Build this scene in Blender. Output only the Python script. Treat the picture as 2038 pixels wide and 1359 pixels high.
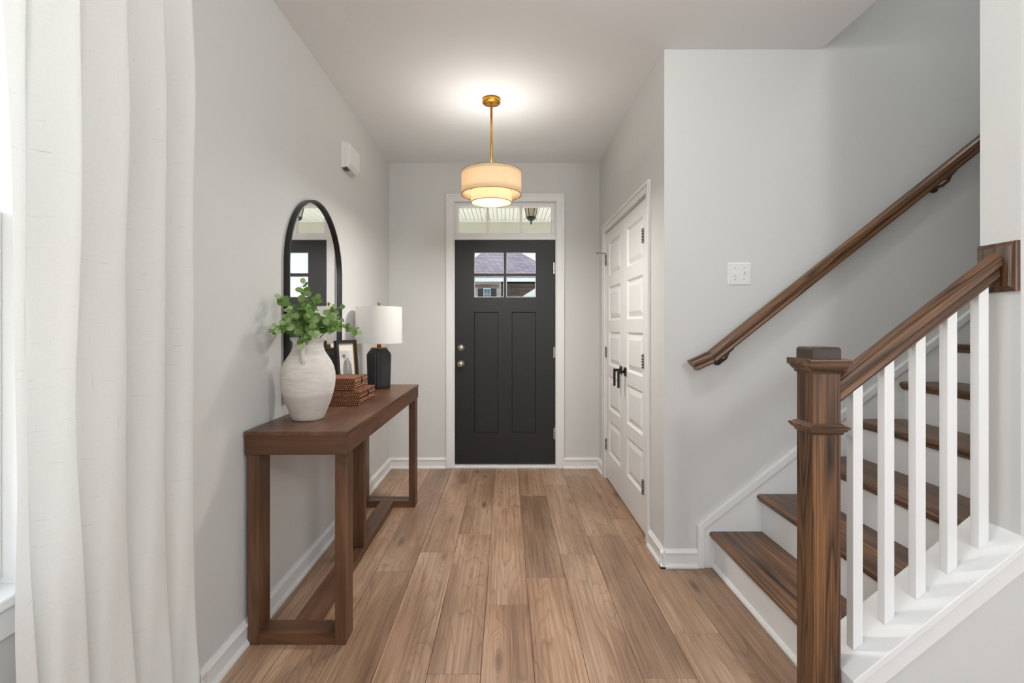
import bpy, bmesh, math, random
from mathutils import Vector, Matrix, Euler

for o in list(bpy.data.objects):
    bpy.data.objects.remove(o)
scene = bpy.context.scene
C = scene.collection
PI = math.pi

# ------------------------------------------------------------------ camera
F_PX = 985.0
cam_d = bpy.data.cameras.new('camera')
cam = bpy.data.objects.new('camera', cam_d)
C.objects.link(cam)
cam.location = (0, 0, 1.272)
cam.rotation_euler = (PI / 2, 0, 0)
cam_d.sensor_width = 36.0
cam_d.lens = 36.0 * F_PX / 2038.0
cam_d.shift_x = (1019 - 1007) / 2038.0
cam_d.shift_y = -(679.5 - 650) / 2038.0
cam_d.clip_start = 0.05
cam_d.clip_end = 300
scene.camera = cam

# ------------------------------------------------------------------ sky, sun, daylight at the windows, exposure
scene.view_settings.view_transform = 'Standard'
scene.view_settings.look = 'None'
scene.view_settings.gamma = 1.0
scene.view_settings.use_curve_mapping = False
scene.view_settings.exposure = 0.62

world = bpy.data.worlds.new('sky')
scene.world = world
world.use_nodes = True
wt = world.node_tree
wt.nodes.clear()
w_out = wt.nodes.new('ShaderNodeOutputWorld')
w_bg = wt.nodes.new('ShaderNodeBackground')
w_tc = wt.nodes.new('ShaderNodeTexCoord')
w_sep = wt.nodes.new('ShaderNodeSeparateXYZ')
w_rmp = wt.nodes.new('ShaderNodeValToRGB')
w_rmp.color_ramp.elements[0].position = 0.0
w_rmp.color_ramp.elements[0].color = (0.84, 0.91, 1.0, 1)
w_rmp.color_ramp.elements[1].position = 0.6
w_rmp.color_ramp.elements[1].color = (0.36, 0.60, 0.95, 1)
wt.links.new(w_tc.outputs['Generated'], w_sep.inputs[0])
wt.links.new(w_sep.outputs['Z'], w_rmp.inputs[0])
wt.links.new(w_rmp.outputs[0], w_bg.inputs[0])
w_bg.inputs[1].default_value = 0.95
wt.links.new(w_bg.outputs[0], w_out.inputs[0])

def light(name, kind, loc, rot, energy, color=(1, 1, 1), size=None, size_y=None):
    d = bpy.data.lights.new(name, kind)
    d.energy = energy
    d.color = color
    if kind == 'AREA':
        d.shape = 'RECTANGLE'
        d.size = size
        d.size_y = size_y
    elif kind == 'SUN':
        d.angle = math.radians(1.0)
    elif size:
        d.shadow_soft_size = size
    o = bpy.data.objects.new(name, d)
    o.location = loc
    o.rotation_euler = rot
    C.objects.link(o)
    return o

sun = light('sun', 'SUN', (-20, 5, 25), (0, 0, 0), 7.0, (1.0, 0.95, 0.88))
sun.rotation_euler = Vector((0.22, -0.75, -0.62)).to_track_quat('-Z', 'Y').to_euler()
DAY = (0.92, 0.965, 1.0)
# daylight panels in unseen living room windows, added for evener light
light('added_daylight_rear', 'AREA', (1.2, -4.25, 1.35), (PI / 2, 0, 0), 8, DAY, 3.6, 2.2)
light('added_daylight_right', 'AREA', (4.05, -2.2, 1.35), (PI / 2, 0, PI / 2), 12, DAY, 2.6, 2.2)
# daylight in the window beside the curtain
light('daylight_left', 'AREA', (-1.5, 0.5, 1.52), (PI / 2, 0, -PI / 2), 11, DAY, 0.9, 1.55)
light('added_daylight_left_rear', 'AREA', (-1.24, -1.9, 1.52), (PI / 2, 0, -PI / 2), 34, DAY, 1.8, 1.55)  # added light at an unseen left window behind the camera

# ------------------------------------------------------------------ materials
def new_mat(name):
    m = bpy.data.materials.new(name)
    m.use_nodes = True
    nt = m.node_tree
    b = nt.nodes['Principled BSDF']
    return m, nt, b

def srgb(r, g, b):
    def f(c):
        c /= 255.0
        return c / 12.92 if c <= 0.04045 else ((c + 0.055) / 1.055) ** 2.4
    return (f(r), f(g), f(b), 1)

def N(nt, t, **kw):
    n = nt.nodes.new(t)
    for k, v in kw.items():
        setattr(n, k, v)
    return n

def ramp(nt, src, stops):
    r = N(nt, 'ShaderNodeValToRGB')
    els = r.color_ramp.elements
    while len(els) < len(stops):
        els.new(0.5)
    for e, (p, c) in zip(els, stops):
        e.position = p
        e.color = c if len(c) == 4 else (*c, 1)
    nt.links.new(src, r.inputs[0])
    return r.outputs[0]

def mixc(nt, fac, a, b, mode='MIX'):
    n = N(nt, 'ShaderNodeMix', data_type='RGBA', blend_type=mode)
    for sock, v in ((n.inputs[0], fac), (n.inputs[6], a), (n.inputs[7], b)):
        if hasattr(v, 'is_linked') or hasattr(v, 'links'):
            nt.links.new(v, sock)
        else:
            sock.default_value = v
    return n.outputs[2]

def mth(nt, op, a, b=None, c=None):
    n = N(nt, 'ShaderNodeMath', operation=op)
    for i, v in enumerate((a, b, c)):
        if v is None:
            continue
        if hasattr(v, 'links'):
            nt.links.new(v, n.inputs[i])
        else:
            n.inputs[i].default_value = v
    return n.outputs[0]

def coords(nt, scale=(1, 1, 1), rnd=False, loc=(0, 0, 0)):
    tc = N(nt, 'ShaderNodeTexCoord')
    v = tc.outputs['Object']
    if rnd:
        oi = N(nt, 'ShaderNodeObjectInfo')
        m = mth(nt, 'MULTIPLY', oi.outputs['Random'], 57.0)
        cb = N(nt, 'ShaderNodeCombineXYZ')
        for i in range(3):
            nt.links.new(m, cb.inputs[i])
        ad = N(nt, 'ShaderNodeVectorMath', operation='ADD')
        nt.links.new(v, ad.inputs[0])
        nt.links.new(cb.outputs[0], ad.inputs[1])
        v = ad.outputs[0]
    mp = N(nt, 'ShaderNodeMapping')
    mp.inputs['Scale'].default_value = scale
    mp.inputs['Location'].default_value = loc
    nt.links.new(v, mp.inputs[0])
    return mp.outputs[0]

def noise(nt, vec, scale=1, detail=2, rough=0.5, dist=0.0):
    n = N(nt, 'ShaderNodeTexNoise')
    n.inputs['Scale'].default_value = scale
    n.inputs['Detail'].default_value = detail
    n.inputs['Roughness'].default_value = rough
    n.inputs['Distortion'].default_value = dist
    nt.links.new(vec, n.inputs['Vector'])
    return n.outputs['Fac']

def bump(nt, b, h, strength, dist=0.001):
    n = N(nt, 'ShaderNodeBump')
    n.inputs['Strength'].default_value = strength
    n.inputs['Distance'].default_value = dist
    nt.links.new(h, n.inputs['Height'])
    nt.links.new(n.outputs[0], b.inputs['Normal'])

def plain(name, col, rough=0.5, metal=0.0, var=0.04, vscale=3.0, bmp=0.0, bscale=200):
    """one colour with a faint procedural mottling"""
    m, nt, b = new_mat(name)
    v = coords(nt)
    n = noise(nt, v, vscale, 3)
    lo = tuple(c * (1 - var) for c in col[:3])
    hi = tuple(min(1, c * (1 + var)) for c in col[:3])
    nt.links.new(ramp(nt, n, [(0.3, lo), (0.7, hi)]), b.inputs['Base Color'])
    b.inputs['Roughness'].default_value = rough
    b.inputs['Metallic'].default_value = metal
    if bmp:
        bump(nt, b, noise(nt, v, bscale, 2), bmp, 0.0006)
    return m

def wood(name, dark, mid, lite, axis, across=10, along=0.9, lines=9, fibre=0.5, rough=0.45,
         line_amt=0.6, tint=False, bmp=0.15, line_col=None, sharp=(0.55, 0.9), dist=0.25, knots=False, spec=0.5, fib_lo=(0.62, 0.6, 0.58)):
    m, nt, b = new_mat(name)
    ai = 'XYZ'.index(axis)
    def sc(a, l):
        s = [a, a, a]
        s[ai] = l
        return tuple(s)
    v1 = coords(nt, sc(across, along), True)
    n1 = noise(nt, v1, 1.0, 1.5, 0.45, dist)
    fld = mth(nt, 'MULTIPLY', n1, lines)
    if knots:
        vk = N(nt, 'ShaderNodeTexVoronoi')
        vk.inputs['Scale'].default_value = 1.0
        nt.links.new(coords(nt, sc(6.5, 1.7), True, (11, 2, 0)), vk.inputs['Vector'])
        kd = vk.outputs['Distance']
        swirl = mth(nt, 'POWER', mth(nt, 'MAXIMUM', mth(nt, 'SUBTRACT', 1.0, mth(nt, 'DIVIDE', kd, 0.55)), 0.0), 2.0)
        fld = mth(nt, 'ADD', fld, mth(nt, 'MULTIPLY', swirl, 6.0))
    f = mth(nt, 'FRACT', fld)
    # saw-tooth ring: slow rise, sharp latewood line
    ln = ramp(nt, f, [(0.0, (0, 0, 0)), (sharp[0], (0.12, 0.12, 0.12)), (sharp[1], (1, 1, 1)), (1.0, (0, 0, 0))])
    v2 = coords(nt, sc(across * 26, along * 3.0), True)
    n2 = noise(nt, v2, 1.0, 3, 0.6)
    v3 = coords(nt, sc(across * 0.7, along * 1.6), True, (3, 7, 5))
    n3 = noise(nt, v3, 1.0, 3, 0.6)
    base = ramp(nt, n3, [(0.28, dark), (0.5, mid), (0.75, lite)])
    fib = ramp(nt, n2, [(0.35, fib_lo), (0.62, (1.1, 1.1, 1.1))])
    base = mixc(nt, fibre, base, fib, 'MULTIPLY')
    lc = line_col or tuple(c * 0.42 for c in dark[:3]) + (1,)
    brk = ramp(nt, noise(nt, coords(nt, sc(across * 5, along * 5), True), 1.0, 2), [(0.3, (0.35, 0.35, 0.35)), (0.65, (1, 1, 1))])
    la = mth(nt, 'MULTIPLY', mth(nt, 'MULTIPLY', ln, brk), line_amt)
    base = mixc(nt, la, base, lc)
    if knots:
        kf = ramp(nt, kd, [(0.0, (0.95, 0.95, 0.95)), (0.05, (0.75, 0.75, 0.75)), (0.16, (0, 0, 0))])
        base = mixc(nt, kf, base, tuple(c * 0.42 for c in dark[:3]) + (1,))
    if tint:
        oi = N(nt, 'ShaderNodeObjectInfo')
        base = mixc(nt, 1.0, base, oi.outputs['Color'], 'MULTIPLY')
    nt.links.new(base, b.inputs['Base Color'])
    b.inputs['Specular IOR Level'].default_value = spec
    b.inputs['Roughness'].default_value = rough
    h = mth(nt, 'SUBTRACT', n2, mth(nt, 'MULTIPLY', ln, 0.5))
    bump(nt, b, h, bmp, 0.0012)
    return m

def glass_mat(name, tint=(1, 1, 1), refl=1.0):
    m = bpy.data.materials.new(name)
    m.use_nodes = True
    nt = m.node_tree
    nt.nodes.clear()
    out = N(nt, 'ShaderNodeOutputMaterial')
    tr = N(nt, 'ShaderNodeBsdfTransparent')
    gl = N(nt, 'ShaderNodeBsdfGlossy')
    gl.inputs['Roughness'].default_value = 0.22
    fr = N(nt, 'ShaderNodeFresnel')
    fr.inputs['IOR'].default_value = 1.45
    tr.inputs[0].default_value = (*tint, 1)
    nz = noise(nt, coords(nt), 4.0, 1)
    fac = mth(nt, 'MULTIPLY', fr.outputs[0], mth(nt, 'ADD', mth(nt, 'MULTIPLY', nz, 0.05), refl))
    mx = N(nt, 'ShaderNodeMixShader')
    nt.links.new(fac, mx.inputs[0])
    nt.links.new(tr.outputs[0], mx.inputs[1])
    nt.links.new(gl.outputs[0], mx.inputs[2])
    nt.links.new(mx.outputs[0], out.inputs[0])
    return m

def fabric(name, col, dark, weave=900, transl=0.25, slub=True, rough=0.9, bmp=0.2, axis_scale=(1, 1, 1), flecks=(0.66, 0.74)):
    m, nt, b = new_mat(name)
    v = coords(nt, axis_scale)
    fine = noise(nt, v, weave, 2, 0.6)
    tc = N(nt, 'ShaderNodeTexCoord')
    def st(s, l=(0, 0, 0)):
        mp = N(nt, 'ShaderNodeMapping')
        mp.inputs['Scale'].default_value = s
        mp.inputs['Location'].default_value = l
        nt.links.new(tc.outputs['Object'], mp.inputs[0])
        return mp.outputs[0]
    hor = noise(nt, st((14, 14, 420)), 1.0, 3, 0.7)
    ver = noise(nt, st((420, 420, 10), (3, 1, 2)), 1.0, 3, 0.7)
    base = ramp(nt, fine, [(0.3, tuple(c * 0.93 for c in col[:3])), (0.7, col)])
    if slub:
        fl = ramp(nt, hor, [(flecks[0], (0, 0, 0)), (flecks[1], (0.55, 0.55, 0.55))])
        fv = ramp(nt, ver, [(flecks[0] + .02, (0, 0, 0)), (flecks[1] + .02, (0.5, 0.5, 0.5))])
        base = mixc(nt, fl, base, dark)
        base = mixc(nt, fv, base, dark)
    nt.links.new(base, b.inputs['Base Color'])
    b.inputs['Roughness'].default_value = rough
    b.inputs['Specular IOR Level'].default_value = 0.15
    bump(nt, b, mth(nt, 'ADD', hor, ver), bmp, 0.0008)
    if transl > 0:
        out = nt.nodes['Material Output']
        t = N(nt, 'ShaderNodeBsdfTranslucent')
        nt.links.new(base, t.inputs[0])
        mx = N(nt, 'ShaderNodeMixShader')
        mx.inputs[0].default_value = transl
        nt.links.new(b.outputs[0], mx.inputs[1])
        nt.links.new(t.outputs[0], mx.inputs[2])
        nt.links.new(mx.outputs[0], out.inputs[0])
    return m

M = {}
M['wall'] = plain('wall_paint_greige', srgb(211, 210, 207), 0.75, var=0.012, vscale=1.3, bmp=0.06, bscale=260)
M['ceiling'] = plain('ceiling_paint', srgb(238, 239, 240), 0.85, var=0.012, vscale=1.0, bmp=0.06, bscale=220)
M['trim'] = plain('white_trim_paint', srgb(232, 231, 229), 0.35, var=0.01)
M['white_door'] = plain('white_door_paint', srgb(232, 231, 229), 0.38, var=0.01)
M['black_door'] = plain('black_door_paint', srgb(27, 26, 26), 0.5, var=0.06, vscale=2)
M['black_metal'] = plain('black_metal', srgb(24, 23, 24), 0.35, 0.3, var=0.05)
M['black_frame'] = plain('black_frame_lacquer', srgb(26, 25, 26), 0.3, 0.0, var=0.05)
M['nickel'] = plain('satin_nickel', srgb(190, 184, 174), 0.28, 1.0, var=0.05)
M['nickel_dull'] = plain('dull_nickel', srgb(150, 146, 138), 0.35, 1.0, var=0.08)
M['brass'] = plain('aged_brass', srgb(160, 125, 70), 0.35, 1.0, var=0.1, vscale=20)
M['gold'] = plain('brushed_gold', srgb(205, 150, 60), 0.32, 1.0, var=0.08, vscale=20)
M['bronze'] = plain('dark_bronze', srgb(92, 74, 62), 0.45, 0.8, var=0.1, vscale=20)
M['white_plastic'] = plain('white_plastic', srgb(228, 227, 224), 0.4, var=0.01)
M['black_ceramic'] = plain('matte_black_ceramic', srgb(40, 41, 43), 0.5, var=0.06, vscale=8)
M['dark'] = plain('joint_dark', srgb(58, 42, 32), 0.9, var=0.1)
M['glass'] = glass_mat('window_glass', (0.98, 0.985, 0.985), 0.1)
M['lamp_shade'] = fabric('white_linen_shade', srgb(236, 234, 230), srgb(200, 196, 190), 1200, 0.25, False)
M['curtain'] = fabric('oatmeal_linen', srgb(236, 235, 231), srgb(168, 162, 154), 700, 0.18, True, bmp=0.35, flecks=(0.655, 0.735))
M['pendant'] = fabric('natural_linen_shade', srgb(236, 214, 182), srgb(170, 135, 95), 500, 0.35, True, flecks=(0.6, 0.7))
M['pendant_trim'] = plain('shade_edge_binding', srgb(150, 122, 92), 0.8)
WD, WM, WL = srgb(140, 108, 85), srgb(174, 140, 113), srgb(203, 172, 145)
M['plank'] = wood('oak_plank_floor', WD, WM, WL, 'Y', 6.0, 0.6, 20, 0.9, 0.34, 0.55, True, 0.25, srgb(108, 80, 60), (0.72, 0.94), 0.25, True)
for ax in 'XYZ':
    M['walnut' + ax] = wood('walnut_console_' + ax, srgb(72, 46, 30), srgb(102, 68, 46), srgb(134, 94, 67), ax, 9, 0.9, 6, 0.55, 0.36, 0.45, False, 0.1)
    M['oak' + ax] = wood('dark_stained_oak_' + ax, srgb(82, 57, 40), srgb(120, 84, 56), srgb(160, 114, 72), ax, 12, 0.6, 13, 0.95, 0.36, 1.0, False, 0.3, srgb(26, 20, 17), (0.4, 0.8), 0.35, fib_lo=(0.34, 0.32, 0.31))

# mirror
m, nt, b = new_mat('mirror_silver')
nz = noise(nt, coords(nt), 2.0, 1)
nt.links.new(ramp(nt, nz, [(0, (0.93, 0.94, 0.94)), (1, (0.95, 0.95, 0.95))]), b.inputs['Base Color'])
b.inputs['Metallic'].default_value = 1.0
b.inputs['Roughness'].default_value = 0.01
M['mirror'] = m

# vase stoneware: chalky white, brushed marks, a dirtier band below a tide line
m, nt, b = new_mat('chalky_stoneware')
v = coords(nt)
n1 = noise(nt, coords(nt, (6, 6, 14)), 1.0, 5, 0.65)
n2 = noise(nt, coords(nt, (12, 12, 90)), 1.0, 3, 0.6)
col = ramp(nt, n1, [(0.3, srgb(218, 211, 204)), (0.5, srgb(233, 228, 222)), (0.7, srgb(241, 238, 234))])
col = mixc(nt, 0.35, col, ramp(nt, n2, [(0.35, srgb(196, 186, 176)), (0.65, srgb(240, 236, 232))]), 'MULTIPLY')
sp = N(nt, 'ShaderNodeSeparateXYZ')
nt.links.new(v, sp.inputs[0])
low = ramp(nt, mth(nt, 'ADD', sp.outputs['Z'], mth(nt, 'MULTIPLY', n1, 0.012)), [(0.118, (1, 1, 1)), (0.124, (0, 0, 0))])
low.node.color_ramp.interpolation = 'LINEAR'
col = mixc(nt, mth(nt, 'MULTIPLY', low, 0.5), col, srgb(196, 184, 172))
nt.links.new(col, b.inputs['Base Color'])
b.inputs['Roughness'].default_value = 0.85
bump(nt, b, mth(nt, 'ADD', n2, n1), 0.35, 0.002)
M['vase'] = m

# leaf, stem
m, nt, b = new_mat('eucalyptus_leaf')
oi = N(nt, 'ShaderNodeObjectInfo')
col = ramp(nt, oi.outputs['Random'], [(0.0, srgb(84, 116, 50)), (0.4, srgb(112, 146, 70)), (0.75, srgb(144, 172, 106)), (1.0, srgb(170, 192, 140))])
vn = noise(nt, coords(nt, (90, 90, 90)), 1.0, 2)
col = mixc(nt, 0.4, col, ramp(nt, vn, [(0.3, (0.75, 0.8, 0.7)), (0.7, (1.1, 1.1, 1.05))]), 'MULTIPLY')
nt.links.new(col, b.inputs['Base Color'])
b.inputs['Roughness'].default_value = 0.55
t = N(nt, 'ShaderNodeBsdfTranslucent')
nt.links.new(col, t.inputs[0])
mx = N(nt, 'ShaderNodeMixShader')
mx.inputs[0].default_value = 0.25
nt.links.new(b.outputs[0], mx.inputs[1])
nt.links.new(t.outputs[0], mx.inputs[2])
nt.links.new(mx.outputs[0], nt.nodes['Material Output'].inputs[0])
M['leaf'] = m
M['stem'] = plain('brown_green_stem', srgb(96, 84, 50), 0.7, var=0.15, vscale=60)

# woven seagrass
def weave(name, ax_u, ax_v):
    m, nt, b = new_mat(name)
    tc = N(nt, 'ShaderNodeTexCoord')
    sp = N(nt, 'ShaderNodeSeparateXYZ')
    nt.links.new(tc.outputs['Object'], sp.inputs[0])
    u, v = sp.outputs[ax_u], sp.outputs[ax_v]
    wob = mth(nt, 'MULTIPLY', noise(nt, coords(nt, (60, 60, 60)), 1.0, 2), 0.006)
    # herringbone of slanted strands: rows flip the slant
    row = mth(nt, 'PINGPONG', mth(nt, 'ADD', v, wob), 0.013)
    a = mth(nt, 'SINE', mth(nt, 'MULTIPLY', mth(nt, 'ADD', u, mth(nt, 'MULTIPLY', row, 0.9)), 2 * PI / 0.0115))
    rr = mth(nt, 'ABSOLUTE', mth(nt, 'SINE', mth(nt, 'MULTIPLY', mth(nt, 'ADD', v, wob), PI / 0.013)))
    h = mth(nt, 'MULTIPLY', mth(nt, 'ADD', mth(nt, 'MULTIPLY', a, 0.5), 0.5), mth(nt, 'ADD', mth(nt, 'MULTIPLY', rr, 0.6), 0.4))
    col = ramp(nt, h, [(0.0, srgb(40, 22, 13)), (0.3, srgb(112, 64, 36)), (0.7, srgb(172, 108, 66)), (1.0, srgb(208, 148, 100))])
    big = noise(nt, coords(nt, (40, 40, 40)), 1.0, 3)
    col = mixc(nt, 0.5, col, ramp(nt, big, [(0.3, (0.6, 0.55, 0.5)), (0.7, (1.15, 1.1, 1.05))]), 'MULTIPLY')
    nt.links.new(col, b.inputs['Base Color'])
    b.inputs['Roughness'].default_value = 0.6
    bump(nt, b, h, 0.9, 0.003)
    return m
M['weave_xz'] = weave('woven_seagrass_front', 'X', 'Z')
M['weave_top'] = weave('woven_seagrass_top', 'X', 'Y')

# ------------------------------------------------------------------ mesh helpers
ORG = {}

class MB:
    def __init__(s):
        s.v, s.f, s.sm = [], [], []
    def add(s, vs, fs, smooth=False):
        n = len(s.v)
        s.v += [tuple(p) for p in vs]
        s.f += [tuple(i + n for i in f) for f in fs]
        s.sm += [smooth] * len(fs)
        return s
    def box(s, x0, x1, y0, y1, z0, z1):
        vs = [(x, y, z) for x in (x0, x1) for y in (y0, y1) for z in (z0, z1)]
        return s.add(vs, [(0, 1, 3, 2), (4, 6, 7, 5), (0, 4, 5, 1), (2, 3, 7, 6), (0, 2, 6, 4), (1, 5, 7, 3)])
    def prism(s, poly, axis, a, b):
        """poly: list of 2-D points in the other two axes (in xyz order), extruded from a to b on axis"""
        def mk(p, t):
            q = list(p)
            q.insert('XYZ'.index(axis), t)
            return tuple(q)
        n = len(poly)
        vs = [mk(p, a) for p in poly] + [mk(p, b) for p in poly]
        fs = [tuple(range(n)), tuple(range(2 * n - 1, n - 1, -1))]
        fs += [(i, (i + 1) % n, n + (i + 1) % n, n + i) for i in range(n)]
        return s.add(vs, fs)
    def tube(s, path, r, n=10, caps=True):
        path = [Vector(p) for p in path]
        rs = r if isinstance(r, (list, tuple)) else [r] * len(path)
        rings, vs = [], []
        prev = None
        for i, p in enumerate(path):
            if i == 0: d = path[1] - p
            elif i == len(path) - 1: d = p - path[i - 1]
            else: d = path[i + 1] - path[i - 1]
            d.normalize()
            if prev is None:
                up = Vector((0, 0, 1)) if abs(d.z) < 0.9 else Vector((1, 0, 0))
                u = d.cross(up).normalized()
            else:
                u = (prev - d * prev.dot(d)).normalized()
            prev = u
            w = d.cross(u)
            for k in range(n):
                a = 2 * PI * k / n
                vs.append(p + (u * math.cos(a) + w * math.sin(a)) * rs[i])
        fs = []
        for i in range(len(path) - 1):
            for k in range(n):
                fs.append((i * n + k, i * n + (k + 1) % n, (i + 1) * n + (k + 1) % n, (i + 1) * n + k))
        s.add(vs, fs, True)
        if caps:
            m = len(s.v) - len(vs)
            s.f += [tuple(m + k for k in range(n - 1, -1, -1)), tuple(m + (len(path) - 1) * n + k for k in range(n))]
            s.sm += [False, False]
        return s
    def lathe(s, prof, c=(0, 0, 0), n=48, smooth=True, rfun=None, axis='Z', caps=True):
        vs, fs = [], []
        for (r, z) in prof:
            for k in range(n):
                a = 2 * PI * k / n
                rr = r * (rfun(a, z) if rfun else 1)
                p = (rr * math.cos(a), rr * math.sin(a), z)
                if axis == 'Y':
                    p = (p[0], p[2], p[1])
                elif axis == 'X':
                    p = (p[2], p[0], p[1])
                vs.append((c[0] + p[0], c[1] + p[1], c[2] + p[2]))
        for i in range(len(prof) - 1):
            for k in range(n):
                fs.append((i * n + k, i * n + (k + 1) % n, (i + 1) * n + (k + 1) % n, (i + 1) * n + k))
        s.add(vs, fs, smooth)
        m = len(s.v) - len(vs)
        if not caps or prof[0] == prof[-1]:
            return s
        if prof[0][0] > 1e-5:
            s.f.append(tuple(m + k for k in range(n - 1, -1, -1))); s.sm.append(False)
        if prof[-1][0] > 1e-5:
            s.f.append(tuple(m + (len(prof) - 1) * n + k for k in range(n))); s.sm.append(False)
        return s
    def loops(s, fn, u0, u1, v0, v1, lst):
        """nested rectangular loops (inset, depth) mapped by fn(u,v,d); the last one is filled"""
        vs = []
        for ins, d in lst:
            for (u, v) in ((u0 + ins, v0 + ins), (u1 - ins, v0 + ins), (u1 - ins, v1 - ins), (u0 + ins, v1 - ins)):
                vs.append(fn(u, v, d))
        fs = []
        for i in range(len(lst) - 1):
            for k in range(4):
                fs.append((i * 4 + k, i * 4 + (k + 1) % 4, (i + 1) * 4 + (k + 1) % 4, (i + 1) * 4 + k))
        e = (len(lst) - 1) * 4
        fs.append((e, e + 1, e + 2, e + 3))
        return s.add(vs, fs)
    def build(s, name, mat, parent=None, bevel=0.0, seg=2, org=None, merge=True):
        if org is None:
            org = ORG.get(parent.name, (0, 0, 0)) if parent else (0, 0, 0)
        me = bpy.data.meshes.new(name)
        me.from_pydata([(x - org[0], y - org[1], z - org[2]) for x, y, z in s.v], [], s.f)
        me.polygons.foreach_set('use_smooth', s.sm)
        bm = bmesh.new()
        bm.from_mesh(me)
        if merge:
            bmesh.ops.remove_doubles(bm, verts=bm.verts, dist=1e-6)
        bmesh.ops.recalc_face_normals(bm, faces=bm.faces)
        if bevel > 0:
            es = [e for e in bm.edges if len(e.link_faces) == 2 and e.calc_face_angle() > 0.5]
            bmesh.ops.bevel(bm, geom=es, offset=bevel, segments=seg, profile=0.5, affect='EDGES', clamp_overlap=True)
        bm.to_mesh(me)
        bm.free()
        me.materials.append(M[mat] if isinstance(mat, str) else mat)
        o = bpy.data.objects.new(name, me)
        C.objects.link(o)
        if parent:
            o.parent = parent
        else:
            o.location = org
        ORG[o.name] = org
        return o

def tag(o, label, cat, group=None, kind=None):
    o['label'] = label
    o['category'] = cat
    if group: o['group'] = group
    if kind: o['kind'] = kind
    return o

def thing(name, loc, label, cat, group=None, kind=None):
    o = bpy.data.objects.new(name, None)
    o.empty_display_size = 0.1
    o.location = loc
    C.objects.link(o)
    ORG[o.name] = tuple(loc)
    return tag(o, label, cat, group, kind)

def struct(o, label, cat):
    return tag(o, label, cat, None, 'structure')

def copy_obj(src, parent, loc=None, rot=None):
    o = src.copy()
    C.objects.link(o)
    o.parent = parent
    if loc is not None: o.location = loc
    if rot is not None: o.rotation_euler = rot
    ORG[o.name] = ORG.get(src.name, (0, 0, 0))
    return o

def wall_panels(mb, a0, a1, z0, z1, holes, emit):
    """grid of boxes in (a,z) that leaves the holes open"""
    As = sorted({a0, a1, *[h[0] for h in holes], *[h[1] for h in holes]})
    Zs = sorted({z0, z1, *[h[2] for h in holes], *[h[3] for h in holes]})
    for i in range(len(As) - 1):
        for j in range(len(Zs) - 1):
            ca, cz = (As[i] + As[i + 1]) / 2, (Zs[j] + Zs[j + 1]) / 2
            if any(h[0] < ca < h[1] and h[2] < cz < h[3] for h in holes):
                continue
            emit(mb, As[i], As[i + 1], Zs[j], Zs[j + 1])

# ------------------------------------------------------------------ dimensions
XL, XR = -1.05, 0.84          # hall side walls
YB = 4.455                    # wall with the front door
YS = 2.627                    # wall along the stairs
H = 2.743
XC = 1.672                    # edge of the ceiling over the stairs
XW, YW0, YW1 = 1.62, 1.557, 1.691   # partition beside the stairs
YR = -4.2                     # rear wall of the living room
XRR = 4.0

# ------------------------------------------------------------------ walls, ceiling
WIN = (0.13, 1.078, 0.70, 2.36)    # left window hole: y0,y1,z0,z1
mb = MB()
WIN2 = (-2.85, -0.95, 0.70, 2.36)
wall_panels(mb, YR, YB + 0.15, 0, H + 0.2, [WIN, WIN2], lambda m, a, b, c, d: m.box(XL - 0.15, XL, a, b, c, d))
struct(mb.build('wall_left', 'wall'), 'greige left wall with the arched mirror and the curtained window', 'wall')

DOORH = (-0.478, 0.462, 0.0, 2.412)
mb = MB()
wall_panels(mb, XL - 0.0, 1.75, 0, H + 0.2, [DOORH], lambda m, a, b, c, d: m.box(a, b, YB, YB + 0.15, c, d))
struct(mb.build('wall_front', 'wall'), 'greige end wall holding the black front door', 'wall')

CLO = (2.945, 4.168, 0.0, 2.062)
mb = MB()
wall_panels(mb, YS, YB, 0, H, [CLO], lambda m, a, b, c, d: m.box(XR, XR + 0.11, a, b, c, d))
mb.box(XR + 0.11, XR + 0.16, 2.75, YB, 0, H)
struct(mb.build('wall_right', 'wall'), 'short greige wall with the white closet doors', 'wall')

mb = MB()
mb.box(XR + 0.11, 4.3, YS, YS + 0.11, 0, 5.2)
struct(mb.build('wall_stair', 'wall'), 'greige wall rising along the far side of the stairs', 'wall')

mb = MB()
mb.box(XW, 4.3, YW0, YW1, 0, 5.2)
struct(mb.build('wall_partition', 'wall'), 'full height greige wall end at the right picture edge beside the stairs', 'wall')
mb = MB()
mb.box(4.3, 4.4, YW0, YS + 0.11, 0, 5.2)
struct(mb.build('wall_landing', 'wall'), 'greige wall closing the top of the stairwell', 'wall')

RW = (-0.7, 3.1, 0.3, 2.4)
mb = MB()
wall_panels(mb, XL, XRR + 0.15, 0, H + 0.2, [RW], lambda m, a, b, c, d: m.box(a, b, YR - 0.15, YR, c, d))
struct(mb.build('wall_rear', 'wall'), 'greige living room wall behind the camera with added wide window', 'wall')
RW2 = (-3.6, -0.8, 0.3, 2.4)
mb = MB()
wall_panels(mb, YR, YW0, 0, H + 0.2, [RW2], lambda m, a, b, c, d: m.box(XRR, XRR + 0.15, a, b, c, d))
struct(mb.build('wall_living', 'wall'), 'greige living room side wall with added window, off to the right', 'wall')

mb = MB()
mb.box(XL, XC, YR, YB, H, H + 0.2)
mb.box(XC, XRR, YR, YW0, H, H + 0.2)
struct(mb.build('ceiling', 'ceiling'), 'smooth off white ceiling with the drum pendant', 'ceiling')
mb = MB()
mb.box(XC - 0.1, 4.3, YW0, YS, 5.0, 5.2)
mb.box(XC - 0.1, XC, YW1, YS, H + 0.2, 5.0)
struct(mb.build('ceiling_stairwell', 'ceiling'), 'high ceiling above the open stairwell', 'ceiling')

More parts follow.
